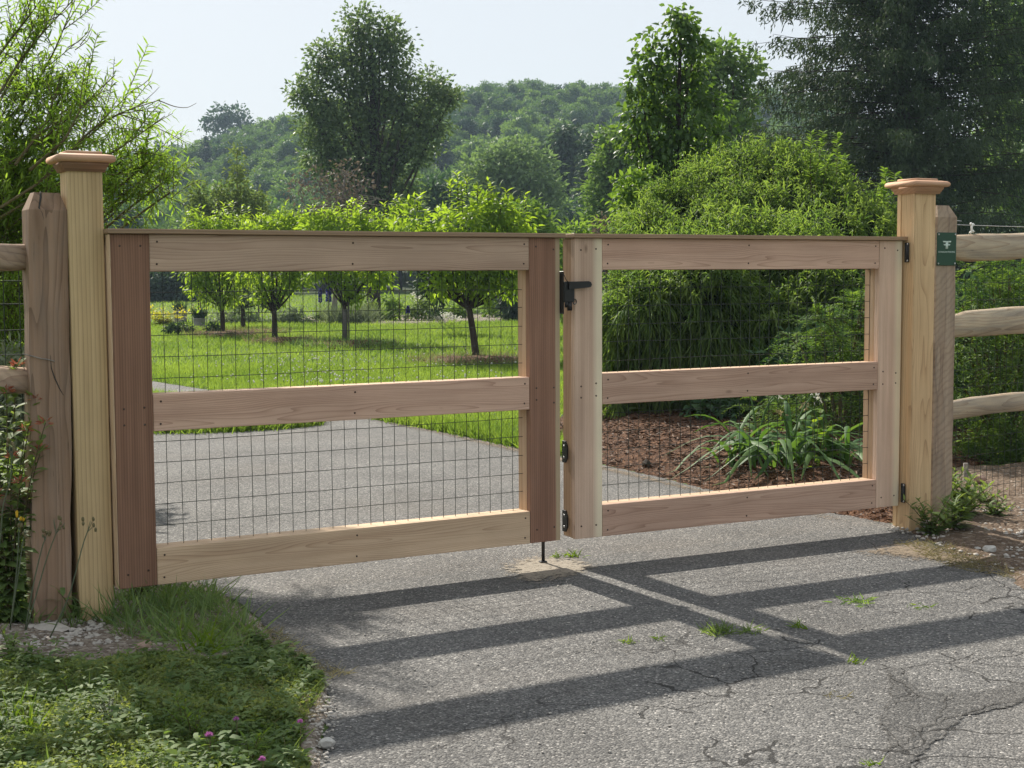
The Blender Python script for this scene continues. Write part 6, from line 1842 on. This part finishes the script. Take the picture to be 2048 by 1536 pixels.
# grass round the left post and under the gate
gr = gpoly([(200, 1250), (235, 1195), (330, 1180), (420, 1185), (480, 1240), (520, 1290), (480, 1320), (400, 1315), (300, 1290), (230, 1285)])
blades('verge_grass', scatter(gr, 1100), .008, .075, .0050, M['l_tuft'], lean=.9)
blades('verge_grass', scatter(gr, 330), .008, .15, .0065, M['l_tuft'], lean=.75)
blades('dry_grass', scatter(gr, 260), .010, .07, .003, M['l_straw'], lean=1.8)
blades('verge_grass', scatter(cov, 900), .01, .075, .004, M['l_weed'], lean=.7)
blades('dry_grass', scatter(cov, 500), .02, .05, .0025, M['l_straw'], lean=1.8)
blades('verge_grass', scatter(gpoly([(0, 1180), (140, 1190), (200, 1240), (160, 1262), (0, 1262)]), 500), .01, .11, .005, M['l_tuft'], lean=.7)
blades('dry_grass', scatter(gpoly([(440, 1380), (560, 1380), (640, 1420), (600, 1460), (480, 1430)]), 700), .008, .05, .003, M['l_straw'], lean=1.4)
blades('dry_grass', scatter(gpoly([(480, 1250), (560, 1270), (640, 1330), (700, 1350), (640, 1375), (540, 1310)]), 450), .008, .05, .0028, M['l_straw'], lean=1.6)
blades('dry_grass', scatter(gpoly([(1780, 1085), (1900, 1090), (1990, 1120), (2048, 1165), (1900, 1140)]), 700), .010, .05, .003, M['l_straw'], lean=2.5)
def tuft(label, px, n, L_, W_, mat, lean=.5, spread=.015, name='grass_tuft', group='grass tufts'):
    b_ = gnd(*px)
    g = thing(name, label, 'grass tuft', b_, 0, group)
    n = int(n)
    leafmesh('blades', np.c_[rng.normal(0, spread, (n, 2)), np.full(n, .004)], unit(np.c_[rng.normal(0, lean, (n, 2)), np.ones(n)]), unit(np.c_[rng.normal(size=(n, 2)), np.full(n, .2)]), L_*rng.uniform(.6, 1.2, n), W_*rng.uniform(.7, 1.2, n), rng.uniform(0, 1, n), BLADE, mat, g, kind='stuff')
    return g
tuft('bright broad-bladed grass tuft at the edge of the foreground weeds', (400, 1318), 28, .18, .011, M['l_lime_weed'], .6, .03)
for lab, px, n in (('grass tuft against the foot of the left gate post', (238, 1248), 34), ('tall grass tuft under the middle of the left gate corner', (330, 1228), 40), ('grass tuft leaning out over the drive edge', (432, 1232), 36), ('grass tuft between the bare soil and the drive', (345, 1282), 26), ('outermost grass tuft by the asphalt under the gate', (470, 1268), 30)):
    tuft(lab, px, n, .17, .0065, M['l_tuft'], .6, .035)
tuft('thin yellow-green grass tuft near the lower left corner', (62, 1480), 14, .15, .006, M['l_lime_weed'], .3, .012)
tuft('few bright blades at the left edge near the bottom', (10, 1470), 6, .14, .009, M['l_lime_weed'], .25, .01)
tuft('largest grass tuft growing in the asphalt crack', (1440, 1268), 70, .065, .005, M['l_weed'], 1.0, .03)
tuft('grass tuft trailing right of the largest one in the crack', (1500, 1266), 40, .05, .0045, M['l_weed'], 1.6, .028)
tuft('small yellow-green tuft, middle of the three in the long crack', (1260, 1287), 22, .035, .004, M['l_lime_weed'], 1.6, .018)
tuft('small tuft between the crack tufts', (1318, 1280), 16, .035, .004, M['l_lime_weed'], 1.6, .015)
tuft('pale grass tuft left of the rod foot hole', (1113, 1117), 16, .045, .005, M['l_lime_weed'], 1.2, .015)
tuft('pale grass tuft under the gap between the gate leaves', (1146, 1115), 24, .055, .006, M['l_lime_weed'], 1.2, .018)
tuft('small weed in the asphalt right of the largest tuft', (1603, 1258), 16, .05, .006, M['l_lime_weed'], 1.0, .014)
tuft('tiny weed in the asphalt below the gate shadow at the right', (1708, 1328), 14, .04, .005, M['l_lime_weed'], 1.2, .012)
tuft('flat mossy weed in the asphalt under the mid shadow', (1710, 1205), 60, .05, .006, M['l_tuft'], 3.0, .035)
tuft('thin low weed in the asphalt at the right', (1845, 1218), 18, .04, .004, M['l_lime_weed'], 2.5, .03)
tuft('tiny yellow weed at the bottom edge of the asphalt', (1740, 1532), 12, .03, .005, M['l_lime_weed'], 1.4, .012)
tuft('yellowish sprig in the asphalt below the dark patch edge', (1665, 1394), 14, .03, .004, M['l_straw'], 2.0, .02)
# seedlings in the ground cover
for lab, px, n, h, L_, mt in (('goldenrod seedling left of the pink clover flowers', (385, 1500), 5, .12, .05, 'l_lime_weed'), ('tall bright seedling above the biggest clover flower', (370, 1478), 3, .15, .055, 'l_lime_weed'),
                              ('feathery grey-green seedling in the middle of the cover', (220, 1462), 7, .10, .045, 'l_silver'), ('bright seedling at the bottom edge under the flowers', (500, 1545), 5, .11, .06, 'l_lime_weed'),
                              ('small seedling near the bottom edge left of the flat stone', (425, 1535), 4, .09, .05, 'l_lime_weed'), ('seedling beside the broad-bladed tuft', (395, 1365), 4, .07, .045, 'l_weed'),
                              ('upright seedlings in the shade at the left', (140, 1410), 6, .08, .035, 'l_lime_weed'), ('dark leafy seedling at the left edge', (20, 1325), 6, .12, .07, 'l_weed'),
                              ('pale broad seedling by the white stone', (603, 1490), 3, .06, .045, 'l_lime_weed'), ('small sprig at the lower middle of the cover', (325, 1525), 4, .07, .04, 'l_weed'),
                              ('sprig between the clover flowers', (470, 1500), 4, .07, .04, 'l_weed')):
    leafy('weed_seedling', lab, 'weed', gnd(*px)[:2], rs(n, .022, h*.5, h*1.1), M[mt], L_, L_*.22, .0085, 'weed seedlings in the foreground', LANCE, up=.5, z0=.008, sr=.0018)
def cflower(label, px, Y, s, stem=.09):
    Y = gnd(*px)[1]*(1-.105/1.4)
    p = at(px[0], px[1], Y)
    b_ = np.array([p[0], p[1], .01])
    g = thing('clover_flower', label, 'flower', b_, 0, 'pink clover flowers')
    mb = MB(); mb.tube([(0, 0, 0), (.003, 0, p[2]-.01)], .0013, 5)
    obj('stem', mb.mesh('stem'), M['twig'], g)
    n = 110
    dv = rand_dirs(n); dv[:, 2] = np.abs(dv[:, 2])*1.1-.25; dv = unit(dv)
    leafmesh('flower_head', np.array([0, 0, p[2]-.01])+dv*s*.25, dv+np.array([0, 0, .25]), rand_dirs(n), s*rng.uniform(.5, .8, n), np.full(n, s*.2), rng.uniform(0, 1, n), KITE, M['l_pink'], g)
cflower('largest pink clover flower, in the middle of the group', (418, 1471), 4.28, .0145)
cflower('pale pink clover flower above and right of the largest', (472, 1439), 4.42, .011)
cflower('lilac clover flower nearest the asphalt', (600, 1444), 4.40, .011)
cflower('pink clover flower at the bottom edge of the picture', (524, 1519), 4.06, .0125)
# curled dry stems
for lab, pts_ in (('curled dry stem looping over the drive edge', [(585, 1352), (610, 1325), (650, 1322), (685, 1340), (672, 1352)]), ('long dry stem lying across the cover', [(400, 1400), (470, 1375), (530, 1370), (570, 1390)]),
                  ('bent twig at the left edge of the cover', [(20, 1390), (40, 1420), (60, 1440)]), ('thin dry stem on the gravel under the gate corner', [(380, 1195), (395, 1170), (398, 1155)])):
    P = np.array([at(x, y, gnd(x, y)[1]-.06*(i % 2)) for i, (x, y) in enumerate(pts_)])
    P[:, 2] = np.maximum(P[:, 2], .012)
    mb = MB(); b_ = P[0].copy()
    t = np.linspace(0, len(P)-1, 14)
    Q_ = np.c_[[np.interp(t, np.arange(len(P)), P[:, k]) for k in range(3)]].T
    Q_[1:-1] = (Q_[:-2]+Q_[1:-1]*2+Q_[2:])/4
    mb.tube(Q_-b_, .0016, 5)
    o = obj('dry_stem', mb.mesh('dry_stem'), M['old_wood']); o.location = b_
    tag(o, lab, 'stem', 'dry stems on the verge')

# ---------------------------------------------------------------- air
HAZE = 0.00046
bm = bmesh.new()
bmesh.ops.create_cube(bm, size=1.0)
for v in bm.verts: v.co = Vector((v.co.x*640, (v.co.y+.5)*540-40, -1.2 if v.co.z < 0 else 62))
hm = bpy.data.materials.new('haze_air'); hm.use_nodes = True
hn = hm.node_tree.nodes; hn.remove(hn['Principled BSDF'])
pv = hn.new('ShaderNodeVolumePrincipled')
pv.inputs['Color'].default_value = (.62, .80, 1.0, 1); pv.inputs['Density'].default_value = HAZE; pv.inputs['Anisotropy'].default_value = .0
hm.node_tree.links.new(pv.outputs[0], hn['Material Output'].inputs['Volume'])
hz_o = obj('haze', bm_mesh('haze', bm), hm, kind='stuff')
